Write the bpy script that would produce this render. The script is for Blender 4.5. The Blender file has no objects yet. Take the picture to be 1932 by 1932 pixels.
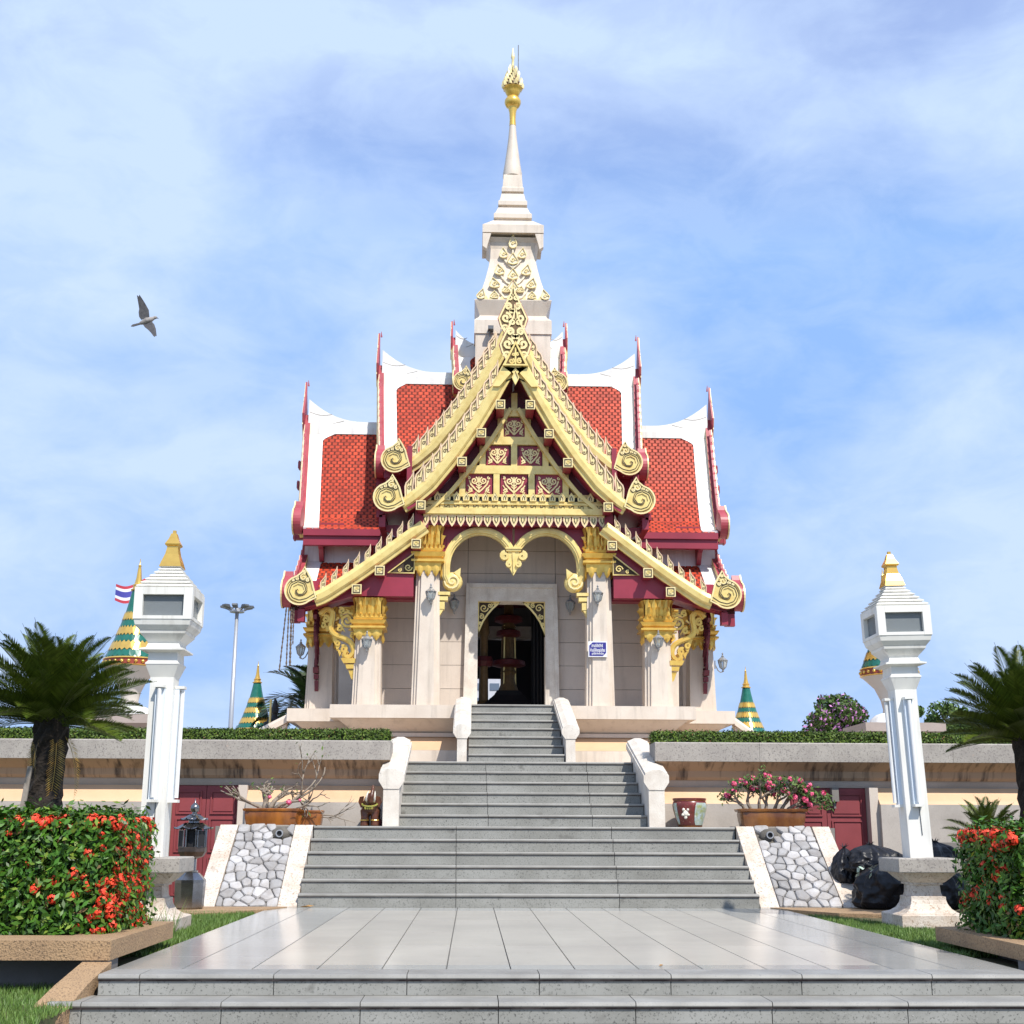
import bpy, bmesh, math, random
import numpy as np
from mathutils import Vector, Matrix, noise as mnoise
from math import sin, cos, pi, radians, sqrt, atan2
random.seed(7)
rng = np.random.default_rng(7)
S = bpy.context.scene
COL = S.collection

# ------------------------------------------------------------------ camera
CAM = Vector((-0.735, 0.0, 0.937))
def cam_axes(yaw, pitch, roll):
    y, p, r = radians(yaw), radians(pitch), radians(roll)
    f = Vector((sin(y)*cos(p), cos(y)*cos(p), sin(p)))
    rt = Vector((cos(y), -sin(y), 0)); up = rt.cross(f)
    return rt*cos(r)+up*sin(r), up*cos(r)-rt*sin(r), f
_r, _u, _f = cam_axes(1.72, 14.04, 0.2)
cd = bpy.data.cameras.new('camera'); cd.sensor_width = 36; cd.lens = 36*2400/1932
cd.clip_start = 0.05; cd.clip_end = 6000
cam = bpy.data.objects.new('camera', cd); COL.objects.link(cam)
cam.matrix_world = Matrix(((_r.x, _u.x, -_f.x, CAM.x), (_r.y, _u.y, -_f.y, CAM.y), (_r.z, _u.z, -_f.z, CAM.z), (0, 0, 0, 1)))
S.camera = cam

# ------------------------------------------------------------------ sky, sun, exposure
AZ, EL = radians(27), radians(51)
W = bpy.data.worlds.new('World'); S.world = W; W.use_nodes = True
nt = W.node_tree; nt.nodes.clear()
def N(t, nodes=None, **k):
    n = (nodes or nt).nodes.new(t)
    for a, b in k.items(): setattr(n, a, b)
    return n
out = N('ShaderNodeOutputWorld'); bg = N('ShaderNodeBackground')
sky = N('ShaderNodeTexSky', sky_type='NISHITA', sun_disc=False, sun_elevation=EL, sun_rotation=pi-AZ, air_density=1.0, dust_density=.5, ozone_density=1.2)
tc = N('ShaderNodeTexCoord'); mp = N('ShaderNodeMapping'); mp.inputs['Scale'].default_value = (1.0, 1.0, 1.9); mp.inputs['Location'].default_value = (3.1, 0.7, 0.2)
nz = N('ShaderNodeTexNoise'); nz.inputs['Scale'].default_value = 2.6; nz.inputs['Detail'].default_value = 7; nz.inputs['Roughness'].default_value = .48; nz.inputs['Distortion'].default_value = .35
rp = N('ShaderNodeValToRGB'); rp.color_ramp.elements[0].position = .38; rp.color_ramp.elements[0].color = (.25, .25, .25, 1); rp.color_ramp.elements[1].position = .60; rp.color_ramp.elements[1].color = (1, 1, 1, 1)
nt.links.new(tc.outputs['Generated'], mp.inputs[0]); nt.links.new(mp.outputs[0], nz.inputs['Vector']); nt.links.new(nz.outputs[0], rp.inputs[0])
mx = N('ShaderNodeMix', data_type='RGBA'); mx.inputs[7].default_value = (3.4, 4.3, 5.9, 1)
gn = N('ShaderNodeVectorMath', operation='MULTIPLY'); gn.inputs[1].default_value = (1.5, 1.35, 1.5); nt.links.new(sky.outputs[0], gn.inputs[0])
n2 = N('ShaderNodeTexNoise'); n2.inputs['Scale'].default_value = 13; n2.inputs['Detail'].default_value = 6; n2.inputs['Roughness'].default_value = .6; n2.inputs['Distortion'].default_value = .4
r2 = N('ShaderNodeMapRange'); r2.inputs[1].default_value = .38; r2.inputs[2].default_value = .62; r2.inputs[3].default_value = -.13; r2.inputs[4].default_value = .13
ad = N('ShaderNodeMath', operation='ADD', use_clamp=True)
nt.links.new(mp.outputs[0], n2.inputs['Vector']); nt.links.new(n2.outputs[0], r2.inputs[0]); nt.links.new(rp.outputs[0], ad.inputs[0]); nt.links.new(r2.outputs[0], ad.inputs[1])
nt.links.new(ad.outputs[0], mx.inputs[0]); cp = N('ShaderNodeVectorMath', operation='MINIMUM'); cp.inputs[1].default_value = (1.5, 2.75, 5.45); nt.links.new(gn.outputs[0], cp.inputs[0]); nt.links.new(cp.outputs[0], mx.inputs[6]); nt.links.new(mx.outputs[2], bg.inputs[0])
bg.inputs[1].default_value = 0.15
nt.links.new(bg.outputs[0], out.inputs[0])
sl = bpy.data.lights.new('sun', 'SUN'); sl.energy = 4.3; sl.angle = radians(.55); sl.color = (1, .95, .87)
so = bpy.data.objects.new('sun', sl); COL.objects.link(so); so.location = (10, -20, 30)
so.rotation_euler = Vector((sin(AZ)*cos(EL), -cos(AZ)*cos(EL), sin(EL))).to_track_quat('Z', 'Y').to_euler()
S.view_settings.view_transform = 'Standard'; S.view_settings.look = 'None'; S.view_settings.exposure = 0.32; S.view_settings.gamma = 1
S.view_settings.use_curve_mapping = False
S.cycles.max_bounces = 8

# ------------------------------------------------------------------ materials
def mat(name, c1, c2=None, scale=5, rough=.6, metal=0, speck=None, bump=0, bscale=60, rand=0, stretch=(1, 1, 1), island=0, lo=.35, hi=.65, spec=.5, detail=5, streak=0):
    m = bpy.data.materials.new(name); m.use_nodes = True
    t = m.node_tree; L = t.links.new; P = t.nodes['Principled BSDF']
    P.inputs['Roughness'].default_value = rough; P.inputs['Metallic'].default_value = metal
    P.inputs['Specular IOR Level'].default_value = spec
    geo = N('ShaderNodeNewGeometry', t); mpn = N('ShaderNodeMapping', t); mpn.inputs['Scale'].default_value = stretch
    L(geo.outputs['Position'], mpn.inputs[0])
    col = None
    def rgb(c):
        n = N('ShaderNodeRGB', t); n.outputs[0].default_value = (*c, 1); return n.outputs[0]
    def ramp(src, a, b):
        r = N('ShaderNodeMapRange', t); r.inputs[1].default_value = a; r.inputs[2].default_value = b; L(src, r.inputs[0]); return r.outputs[0]
    def mix(f, a, b, bt='MIX'):
        n = N('ShaderNodeMix', t, data_type='RGBA', blend_type=bt)
        if isinstance(f, float): n.inputs[0].default_value = f
        else: L(f, n.inputs[0])
        L(a, n.inputs[6]); L(b, n.inputs[7]); return n.outputs[2]
    col = rgb(c1)
    if c2:
        n = N('ShaderNodeTexNoise', t); n.inputs['Scale'].default_value = scale; n.inputs['Detail'].default_value = detail; n.inputs['Roughness'].default_value = .6
        L(mpn.outputs[0], n.inputs['Vector']); col = mix(ramp(n.outputs[0], lo, hi), col, rgb(c2))
    for sp in (speck or []):
        n = N('ShaderNodeTexNoise', t); n.inputs['Scale'].default_value = sp[0]; n.inputs['Detail'].default_value = 3; n.inputs['Roughness'].default_value = .8
        L(geo.outputs['Position'], n.inputs['Vector']); col = mix(ramp(n.outputs[0], sp[2], sp[2]+.1), col, rgb(sp[1]))
    if streak:
        m2 = N('ShaderNodeMapping', t); m2.inputs['Scale'].default_value = (3.2, 3.2, .28); L(geo.outputs['Position'], m2.inputs[0])
        n = N('ShaderNodeTexNoise', t); n.inputs['Scale'].default_value = 2.2; n.inputs['Detail'].default_value = 6; n.inputs['Roughness'].default_value = .65; L(m2.outputs[0], n.inputs['Vector'])
        r = N('ShaderNodeMapRange', t); r.inputs[1].default_value = .52; r.inputs[2].default_value = .75; r.inputs[3].default_value = 0; r.inputs[4].default_value = streak; L(n.outputs[0], r.inputs[0])
        col = mix(r.outputs[0], col, rgb((.20, .165, .13)))
    if rand or island:
        if island: src = geo.outputs['Random Per Island']
        else: src = N('ShaderNodeObjectInfo', t).outputs['Random']
        a = rand or island
        r = N('ShaderNodeMapRange', t); r.inputs[3].default_value = 1-a; r.inputs[4].default_value = 1+a; L(src, r.inputs[0])
        v = N('ShaderNodeVectorMath', t, operation='SCALE'); L(col, v.inputs[0]); L(r.outputs[0], v.inputs['Scale']); col = v.outputs[0]
    L(col, P.inputs['Base Color'])
    if bump:
        n = N('ShaderNodeTexNoise', t); n.inputs['Scale'].default_value = bscale; n.inputs['Detail'].default_value = 4
        L(mpn.outputs[0], n.inputs['Vector'])
        b = N('ShaderNodeBump', t); b.inputs['Strength'].default_value = bump; b.inputs['Distance'].default_value = .02
        L(n.outputs[0], b.inputs['Height']); L(b.outputs[0], P.inputs['Normal'])
    return m
M = {}
M['stone'] = mat('cream_granite', (.69, .60, .50), (.60, .505, .41), 1.6, .55, speck=[(90, (.44, .36, .32), .60)], bump=.05, streak=.35)
M['wallstone'] = mat('wall_granite', (.63, .545, .46), (.55, .47, .40), 1.4, .55, speck=[(90, (.38, .32, .30), .60)], rand=.05, streak=.25)
M['whitestone'] = mat('pale_terrazzo', (.73, .68, .60), (.61, .54, .46), 4, .6, speck=[(70, (.42, .35, .30), .58)], bump=.15, streak=.4)
M['cheek'] = mat('cheek_terrazzo', (.66, .60, .53), (.52, .42, .33), 3.5, .7, speck=[(38, (.33, .24, .165), .54), (70, (.74, .70, .64), .62)], bump=.25, streak=.45)
M['orange'] = mat('ochre_stone', (.68, .46, .28), (.58, .38, .23), 1.2, .6, speck=[(80, (.5, .36, .25), .6)])
M['coping'] = mat('weathered_coping', (.40, .365, .32), (.30, .27, .24), 2.2, .75, speck=[(45, (.17, .15, .14), .54), (9, (.40, .31, .25), .66)], bump=.15)
M['cornice'] = mat('stained_cornice', (.46, .32, .21), (.085, .06, .045), 3.2, .75, stretch=(2.6, .6, .32), lo=.50, hi=.68, speck=[(70, (.33, .24, .17), .6)])
M['greybase'] = mat('grey_wall_base', (.48, .43, .38), (.36, .32, .28), 1.5, .7, speck=[(80, (.28, .24, .21), .58)], bump=.08)
M['white'] = mat('white_paint', (.80, .79, .77), (.75, .74, .71), 3, .5, streak=.3)
M['postwhite'] = mat('post_white', (.78, .765, .72), (.72, .70, .64), 2.5, .42, stretch=(1, 1, .4), streak=.38)
M['grey'] = mat('grey_granite', (.30, .298, .275), (.225, .222, .20), 1.6, .62, spec=.3, speck=[(60, (.08, .08, .075), .56), (48, (.40, .395, .37), .64), (2.3, (.15, .145, .13), .62), (5, (.11, .10, .085), .70)], rand=.06, bump=.04)
M['nosing'] = mat('granite_nosing', (.31, .30, .275), (.23, .22, .20), 3, .5, speck=[(90, (.17, .17, .17), .58)], rand=.07)
M['grime'] = mat('joint_grime', (.055, .035, .032), (.16, .12, .105), 5, .9, lo=.45, hi=.6)
M['polish'] = mat('polished_tile', (.43, .425, .40), (.36, .355, .33), .9, .15, speck=[(5, (.34, .32, .29), .66)], rand=.05, spec=.6)
M['polishwarm'] = mat('polished_field_tile', (.53, .495, .43), (.45, .42, .37), .7, .2, speck=[(5, (.33, .28, .22), .67)], rand=.05, spec=.55)
M['joint'] = mat('dark_joint', (.12, .115, .11), None, rough=.9)
M['gold'] = mat('gold_paint', (.84, .655, .25), (.66, .47, .14), 5, .36, .22, lo=.45, hi=.75)
M['palegold'] = mat('pale_gold', (.86, .72, .38), (.80, .64, .30), 8, .4, .15)
M['richgold'] = mat('gilded', (.88, .58, .13), (.76, .46, .09), 9, .3, .5)
M['creamgold'] = mat('cream_relief', (.80, .71, .54), (.74, .65, .50), 6, .5)
M['dark'] = mat('dark_recess', (.05, .032, .02), None, rough=.8)
M['bronze'] = mat('engraved_ground', (.17, .10, .035), (.12, .07, .025), 20, .6)
M['rim'] = mat('rose_gold_rim', (.84, .60, .42), (.76, .55, .34), 9, .42, .2)
M['maroon'] = mat('maroon_paint', (.30, .028, .052), (.25, .022, .042), 2, .42)
M['maroondark'] = mat('maroon_dark', (.15, .018, .035), (.12, .015, .03), 2, .5)
M['rose'] = mat('rose_edge', (.42, .07, .09), (.33, .045, .06), 3, .45)
M['door'] = mat('door_paint', (.27, .05, .055), (.22, .04, .045), 2, .55)
M['tile'] = mat('roof_tile_red', (.57, .064, .022), (.42, .042, .016), 2.2, .5, spec=.22, rand=.2)
M['tilemass'] = mat('roof_tile_red_joined', (.57, .064, .022), (.42, .042, .016), 2.2, .5, spec=.22, island=.2)
M['tilegrime'] = mat('tile_joint_grime', (.12, .018, .011), (.19, .028, .015), 9, .9)
M['deck'] = mat('roof_deck', (.09, .015, .012), None, rough=.8)
M['pebble'] = mat('pebble_wash', (.40, .26, .14), (.33, .21, .115), 3, .85, speck=[(75, (.13, .085, .05), .53), (60, (.52, .40, .27), .63)], bump=.5, bscale=75)
M['pebblegrey'] = mat('pebble_wash_grey', (.26, .21, .165), (.2, .165, .13), 3, .85, speck=[(75, (.07, .06, .05), .53), (60, (.40, .34, .27), .63)], bump=.5, bscale=75)
M['concrete'] = mat('plain_concrete', (.24, .22, .20), (.17, .155, .14), 1.8, .85, bump=.1)
M['rock'] = mat('rubble_stone', (.43, .42, .415), (.30, .28, .265), 5, .85, rand=.28, bump=.4, bscale=28, speck=[(30, (.46, .40, .33), .62)])
M['mortar'] = mat('mortar', (.15, .135, .115), (.10, .09, .075), 9, .9, bump=.5)
M['grass'] = mat('grass_blade', (.085, .17, .026), (.13, .20, .04), 6, .55, island=.35)
M['soil'] = mat('lawn_soil', (.07, .085, .028), (.10, .075, .035), 4, .9)
M['ground'] = mat('ground_earth', (.16, .14, .09), (.09, .12, .04), .5, .9)
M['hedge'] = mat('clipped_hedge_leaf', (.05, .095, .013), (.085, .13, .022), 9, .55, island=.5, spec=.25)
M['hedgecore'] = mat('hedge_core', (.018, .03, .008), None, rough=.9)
M['ixora'] = mat('ixora_leaf', (.032, .10, .009), (.06, .14, .012), 7, .42, island=.5, spec=.28)
M['ixoranew'] = mat('ixora_new_leaf', (.13, .22, .025), (.16, .20, .03), 7, .45, island=.3, spec=.25)
M['ixoradead'] = mat('ixora_dry_leaf', (.16, .09, .03), (.10, .06, .02), 9, .8, island=.3)
M['redflower'] = mat('red_petal', (.84, .055, .022), (.78, .085, .03), 30, .6, island=.25)
M['pink'] = mat('pink_petal', (.80, .07, .18), (.75, .16, .28), 30, .5, island=.25)
M['purple'] = mat('mauve_petal', (.45, .17, .42), (.55, .25, .5), 12, .6, island=.3)
M['cycad'] = mat('cycad_leaflet', (.06, .095, .010), (.10, .13, .016), 4, .4, island=.4, spec=.3)
M['cycadyellow'] = mat('old_frond', (.38, .20, .035), (.30, .22, .05), 5, .5, island=.3)
M['palmleaf'] = mat('palm_leaflet', (.03, .065, .014), (.055, .095, .022), 4, .45, island=.4, spec=.3)
M['bark'] = mat('cycad_trunk', (.035, .025, .018), (.015, .011, .008), 18, .95, bump=1.0, bscale=40)
M['branch'] = mat('bonsai_bark', (.30, .245, .19), (.20, .16, .12), 12, .8, bump=.4)
M['treeleaf'] = mat('tree_leaf', (.045, .10, .02), (.085, .13, .025), 1.5, .55, island=.45, spec=.25)
M['trunk'] = mat('tree_bark', (.16, .12, .085), (.10, .075, .055), 8, .9, bump=.5)
M['pot'] = mat('glazed_pot', (.34, .12, .022), (.15, .05, .015), 5, .22, stretch=(1, 1, .35))
M['pottwo'] = mat('glazed_pot_brown', (.12, .045, .02), (.24, .10, .03), 4, .2, stretch=(1, 1, .5))
M['steel'] = mat('stainless', (.36, .36, .37), (.22, .21, .20), 5, .2, .95)
M['steelburnt'] = mat('scorched_steel', (.17, .13, .11), (.08, .065, .055), 7, .4, .8)
M['pewter'] = mat('pewter_paint', (.34, .35, .36), (.24, .25, .26), 15, .45, .3)
M['black'] = mat('matt_black', (.012, .012, .014), None, rough=.6)
M['iron'] = mat('grey_iron', (.18, .185, .19), (.11, .115, .12), 15, .4, .6)
M['bag'] = mat('black_plastic', (.012, .012, .015), None, rough=.4, bump=.7, bscale=11, spec=.3)
M['paper'] = mat('litter', (.55, .55, .5), (.25, .42, .3), 30, .6)
M['teak'] = mat('lacquered_teak', (.13, .045, .018), (.065, .022, .012), 14, .25)
M['ivory'] = mat('ivory', (.75, .70, .6), None, rough=.4)
M['garland'] = mat('green_garland', (.12, .22, .04), (.40, .28, .05), 60, .6)
M['signblue'] = mat('sign_blue', (.035, .03, .22), None, rough=.35)
M['signwhite'] = mat('sign_white', (.8, .8, .82), None, rough=.4)
M['green'] = mat('glazed_green', (.012, .115, .085), (.02, .15, .11), 9, .2)
M['stupagold'] = mat('glazed_gold', (.78, .50, .12), (.68, .42, .1), 9, .2, .55)
M['stupared'] = mat('stupa_red', (.30, .05, .03), None, rough=.4)
M['palestone'] = mat('stupa_plaster', (.62, .56, .49), (.54, .48, .42), 2, .6)
M['pinkstone'] = mat('pink_pedestal', (.42, .345, .30), (.34, .275, .24), 1.5, .7, speck=[(60, (.3, .25, .22), .58)])
M['alu'] = mat('galvanised', (.42, .43, .45), None, rough=.4, metal=.5)
M['flagred'] = mat('flag_red', (.48, .04, .06), None, rough=.7)
M['flagwhite'] = mat('flag_white', (.75, .75, .78), None, rough=.7)
M['flagblue'] = mat('flag_blue', (.06, .06, .32), None, rough=.7)
M['bird'] = mat('grey_feather', (.10, .095, .10), (.06, .058, .065), 25, .7)
M['birdpale'] = mat('pale_feather', (.33, .30, .28), (.22, .2, .19), 20, .7)
M['leafdry'] = mat('dry_leaf', (.38, .22, .07), (.28, .15, .05), 30, .7)
M['sash'] = mat('red_sash', (.12, .012, .016), (.07, .008, .01), 20, .6)
M['shade'] = mat('far_render', (.52, .52, .55), (.46, .46, .50), 1, .7)
M['farglass'] = mat('far_window', (.12, .15, .2), None, rough=.15)
M['wood'] = mat('old_plank', (.30, .26, .22), (.2, .17, .14), 12, .8)
M['lampblue'] = mat('tube_housing', (.70, .76, .82), None, rough=.35)
M['pastel'] = mat('jar_glaze', (.20, .03, .03), (.12, .03, .02), 20, .3, speck=[(34, (.50, .40, .26), .62), (26, (.07, .03, .06), .62)])
M['jarscene'] = mat('jar_picture', (.42, .52, .58), (.30, .33, .12), 14, .3, speck=[(18, (.72, .72, .66), .6), (22, (.2, .22, .4), .62)])
def glassmat(name, col, alpha_rough=.08, mixf=.75):
    m = bpy.data.materials.new(name); m.use_nodes = True; P = m.node_tree.nodes['Principled BSDF']
    P.inputs['Base Color'].default_value = (*col, 1); P.inputs['Roughness'].default_value = alpha_rough
    P.inputs['Transmission Weight'].default_value = mixf; P.inputs['IOR'].default_value = 1.3
    return m
M['pane'] = glassmat('frosted_pane', (.34, .37, .38), .25, .5)
M['lampglass'] = glassmat('lamp_glass', (.7, .75, .75), .1, .7)

# ------------------------------------------------------------------ mesh helpers
class MB:
    def __init__(s): s.v = []; s.f = []; s.m = []
    def add(s, vs, fs, m=0):
        b = len(s.v); s.v += [tuple(p) for p in vs]
        for i, f in enumerate(fs):
            s.f.append(tuple(b+k for k in f)); s.m.append(m if isinstance(m, int) else m[i])
        return s
    def box(s, x0, x1, y0, y1, z0, z1, m=0):
        return s.add([(x0, y0, z0), (x1, y0, z0), (x1, y1, z0), (x0, y1, z0), (x0, y0, z1), (x1, y0, z1), (x1, y1, z1), (x0, y1, z1)],
                     [(0, 1, 2, 3), (7, 6, 5, 4), (0, 4, 5, 1), (1, 5, 6, 2), (2, 6, 7, 3), (3, 7, 4, 0)], m)
    def ext(s, poly, d0, d1, ax, m=0, ms=None):
        n = len(poly)
        def P(p, d): return (p[0], d, p[1]) if ax == 1 else ((d, p[0], p[1]) if ax == 0 else (p[0], p[1], d))
        vs = [P(p, d0) for p in poly]+[P(p, d1) for p in poly]
        fs = [tuple(range(n)), tuple(range(2*n-1, n-1, -1))]+[(i, (i+1) % n, n+(i+1) % n, n+i) for i in range(n)]
        ms = m if ms is None else ms
        return s.add(vs, fs, [m, ms]+[ms]*n)
    def rib(s, pts, w, y0, y1, m=0, closed=False, taper=1.0):
        n = len(pts); vs = []
        for i, (x, z) in enumerate(pts):
            a = pts[(i-1) % n] if (closed or i > 0) else pts[i]; b = pts[(i+1) % n] if (closed or i < n-1) else pts[i]
            dx, dz = b[0]-a[0], b[1]-a[1]; l = sqrt(dx*dx+dz*dz) or 1; h = w/2*(1+(taper-1)*i/max(1, n-1))
            nx, nz_ = -dz/l*h, dx/l*h
            vs += [(x+nx, y0, z+nz_), (x-nx, y0, z-nz_), (x-nx, y1, z-nz_), (x+nx, y1, z+nz_)]
        fs = []
        for i in range(n if closed else n-1):
            a, b = 4*i, 4*((i+1) % n)
            fs += [(a, a+1, b+1, b), (a+1, a+2, b+2, b+1), (a+3, a, b, b+3)]
        if not closed: fs += [(0, 3, 2, 1), (4*n-4, 4*n-3, 4*n-2, 4*n-1)]
        return s.add(vs, fs, m)
    def lathe(s, prof, n=16, c=(0, 0), m=0, sq=False, off=0):
        vs = []; fs = []; k = 4 if sq else n
        for r, z in prof:
            rr = r*sqrt(2) if sq else r
            for i in range(k):
                a = 2*pi*i/k+(pi/4 if sq else off)
                vs.append((c[0]+rr*cos(a), c[1]+rr*sin(a), z))
        for j in range(len(prof)-1):
            for i in range(k): fs.append((j*k+i, j*k+(i+1) % k, (j+1)*k+(i+1) % k, (j+1)*k+i))
        fs.append(tuple(range(k-1, -1, -1))); fs.append(tuple((len(prof)-1)*k+i for i in range(k)))
        if not isinstance(m, int):
            mm = []
            for j in range(len(prof)-1): mm += [m[j]]*k
            m = mm+[m[0], m[-1]]
        return s.add(vs, fs, m)
    def tube(s, pts, r, n=6, m=0):
        pts = [Vector(p) for p in pts]; k = len(pts); vs = []; fs = []; prev = None
        for i, p in enumerate(pts):
            t = (pts[min(i+1, k-1)]-pts[max(i-1, 0)]).normalized()
            if prev is None: u = t.cross(Vector((0, 0, 1)) if abs(t.z) < .9 else Vector((1, 0, 0))).normalized()
            else: u = (prev-t*prev.dot(t)).normalized()
            prev = u; w = t.cross(u); rr = r[i] if isinstance(r, (list, tuple)) else r
            for j in range(n): vs.append(p+(u*cos(2*pi*j/n)+w*sin(2*pi*j/n))*rr)
        for i in range(k-1):
            for j in range(n): fs.append((i*n+j, i*n+(j+1) % n, (i+1)*n+(j+1) % n, (i+1)*n+j))
        fs += [tuple(range(n-1, -1, -1)), tuple((k-1)*n+j for j in range(n))]
        return s.add(vs, fs, m)
    def ell(s, c, r, m=0, nu=12, nv=8):
        vs = []; fs = []
        for j in range(nv+1):
            th = pi*j/nv
            for i in range(nu): vs.append((c[0]+r[0]*sin(th)*cos(2*pi*i/nu), c[1]+r[1]*sin(th)*sin(2*pi*i/nu), c[2]+r[2]*cos(th)))
        for j in range(nv):
            for i in range(nu): fs.append((j*nu+i, (j+1)*nu+i, (j+1)*nu+(i+1) % nu, j*nu+(i+1) % nu))
        return s.add(vs, fs, m)
    def mesh(s, name, mats, smooth=False):
        me = bpy.data.meshes.new(name); me.from_pydata(s.v, [], s.f)
        for m in (mats if isinstance(mats, (list, tuple)) else [mats]): me.materials.append(M[m])
        me.polygons.foreach_set('material_index', s.m)
        bm = bmesh.new(); bm.from_mesh(me)
        bmesh.ops.recalc_face_normals(bm, faces=bm.faces[:]); bm.to_mesh(me); bm.free()
        if smooth:
            me.polygons.foreach_set('use_smooth', [True]*len(me.polygons))
            if smooth == 2: me.set_sharp_from_angle(angle=radians(38))
        return me
    def obj(s, name, mats, parent=None, loc=None, rot=None, smooth=False, **k):
        return ob(name, s.mesh(name, mats, smooth), parent, loc, rot, **k)
def ob(name, me, parent=None, loc=None, rot=None, scale=None, **k):
    o = bpy.data.objects.new(name, me); COL.objects.link(o)
    if parent is not None: o.parent = parent
    if loc is not None: o.location = loc
    if rot is not None: o.rotation_euler = (0, 0, rot) if isinstance(rot, (int, float)) else rot
    if scale is not None: o.scale = (scale,)*3 if isinstance(scale, (int, float)) else scale
    for a, b in k.items(): o[a] = b
    return o
def thing(name, label, cat, loc=(0, 0, 0), rot=0, group=None):
    o = ob(name, None, None, loc, rot, label=label, category=cat); o.empty_display_size = .2
    if group: o['group'] = group
    return o
def struct(name, mb, mats, **k): return mb.obj(name, mats, kind='structure', **k)
def copy_tree(o, parent=None, mats=None):
    c = o.copy(); COL.objects.link(c)
    if parent is not None: c.parent = parent
    for ch in list(o.children): copy_tree(ch, c)
    return c
def box(name, x0, x1, y0, y1, z0, z1, m, parent=None, **k): return MB().box(x0, x1, y0, y1, z0, z1).obj(name, m, parent, **k)
def spiral(cx, cz, r, turns, a0, d=1, n=14, rmin=.12):
    return [(cx+r*(1-(1-rmin)*i/n)*cos(a0+d*2*pi*turns*i/n), cz+r*(1-(1-rmin)*i/n)*sin(a0+d*2*pi*turns*i/n)) for i in range(n+1)]
def remeshed(mb, name, mats, voxel=.02, smooth_it=3):
    me = mb.mesh(name, mats); o = bpy.data.objects.new('tmp', me); COL.objects.link(o)
    r = o.modifiers.new('r', 'REMESH'); r.mode = 'VOXEL'; r.voxel_size = voxel
    q = o.modifiers.new('s', 'SMOOTH'); q.iterations = smooth_it; q.factor = .5
    dg = bpy.context.evaluated_depsgraph_get(); me2 = bpy.data.meshes.new_from_object(o.evaluated_get(dg)); me2.name = name
    bpy.data.objects.remove(o); me2.polygons.foreach_set('use_smooth', [True]*len(me2.polygons))
    if not me2.materials: me2.materials.append(M[mats if isinstance(mats, str) else mats[0]])
    return me2
def quadcloud(name, P, A, B, mats, mi=None):
    """leaf-sized faces: centres P, half axes A (length) and B (width)"""
    n = len(P); V = np.empty((n, 4, 3), np.float32)
    V[:, 0] = P-A; V[:, 1] = P+B; V[:, 2] = P+A; V[:, 3] = P-B
    me = bpy.data.meshes.new(name); me.vertices.add(4*n); me.loops.add(4*n); me.polygons.add(n)
    me.vertices.foreach_set('co', V.ravel()); me.loops.foreach_set('vertex_index', np.arange(4*n, dtype=np.int32))
    me.polygons.foreach_set('loop_start', np.arange(0, 4*n, 4, dtype=np.int32)); me.polygons.foreach_set('loop_total', np.full(n, 4, np.int32))
    for m in (mats if isinstance(mats, (list, tuple)) else [mats]): me.materials.append(M[m])
    if mi is not None: me.polygons.foreach_set('material_index', mi.astype(np.int32))
    me.update(calc_edges=True); return me
def unit(a): return a/np.maximum(1e-9, np.linalg.norm(a, axis=1, keepdims=True))
def leaf_axes(Nrm, size, aspect=.42, jit=.25):
    n = len(Nrm); r = unit(rng.normal(size=(n, 3))); t = unit(np.cross(Nrm, r)); b = np.cross(Nrm, t)
    s = size*(1+jit*rng.uniform(-1, 1, (n, 1))); return t*s, b*s*aspect
def trisurf(name, V, mats):   # grass: triangles n x 3 x 3
    n = len(V); me = bpy.data.meshes.new(name); me.vertices.add(3*n); me.loops.add(3*n); me.polygons.add(n)
    me.vertices.foreach_set('co', V.astype(np.float32).ravel()); me.loops.foreach_set('vertex_index', np.arange(3*n, dtype=np.int32))
    me.polygons.foreach_set('loop_start', np.arange(0, 3*n, 3, dtype=np.int32)); me.polygons.foreach_set('loop_total', np.full(n, 3, np.int32))
    me.materials.append(M[mats]); me.update(calc_edges=True); return me

# ================================================================== SETTING
R = .164; ZL = 6*R; ZT = 12*R; ZF = 19*R      # landing, terrace, temple floor
YC = 27.2
g = MB(); g.add([(-3000, -60, -.62), (3000, -60, -.62), (3000, 5000, -.62), (-3000, 5000, -.62)], [(0, 1, 2, 3)]); struct('ground', g, 'ground')
# lower lawn (left foreground) and the two upper lawns beside the platform
for nm, x0, x1, y0, y1, z0, z1 in (('lawn', -16, -3.3, 4, 9.9, -.6, -.17), ('lawn', -16, -3.23, 9.9, 17.6, -.6, -.03), ('lawn', 3.13, 16, 9.5, 17.6, -.6, -.03), ('lawn', 3.3, 16, 4, 9.5, -.6, -.17)):
    struct(nm, MB().box(x0, x1, y0, y1, z0, z1), 'soil')
def blades(name, n, x0, x1, y0, y1, z, h, w, mask=None):
    x = rng.uniform(x0, x1, n); y = rng.uniform(y0, y1, n)
    if mask is not None: k = mask(x, y); x, y = x[k], y[k]; n = len(x)
    a = rng.uniform(0, 2*pi, n); hh = h*rng.uniform(.5, 1.3, n); ln = hh*rng.uniform(.1, .7, n); b = rng.uniform(0, 2*pi, n)
    V = np.zeros((n, 3, 3)); zz = np.full(n, z)
    V[:, 0] = np.stack([x+w*np.cos(a), y+w*np.sin(a), zz], 1); V[:, 1] = np.stack([x-w*np.cos(a), y-w*np.sin(a), zz], 1)
    V[:, 2] = np.stack([x+ln*np.cos(b), y+ln*np.sin(b), zz+hh], 1)
    return ob(name, trisurf(name, V, 'grass'), kind='stuff')
blades('grass', 42000, -6.2, -3.25, 6.2, 9.9, -.17, .045, .004)
blades('grass', 26000, -4.6, -3.24, 10.5, 15.6, -.03, .05, .005)
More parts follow.
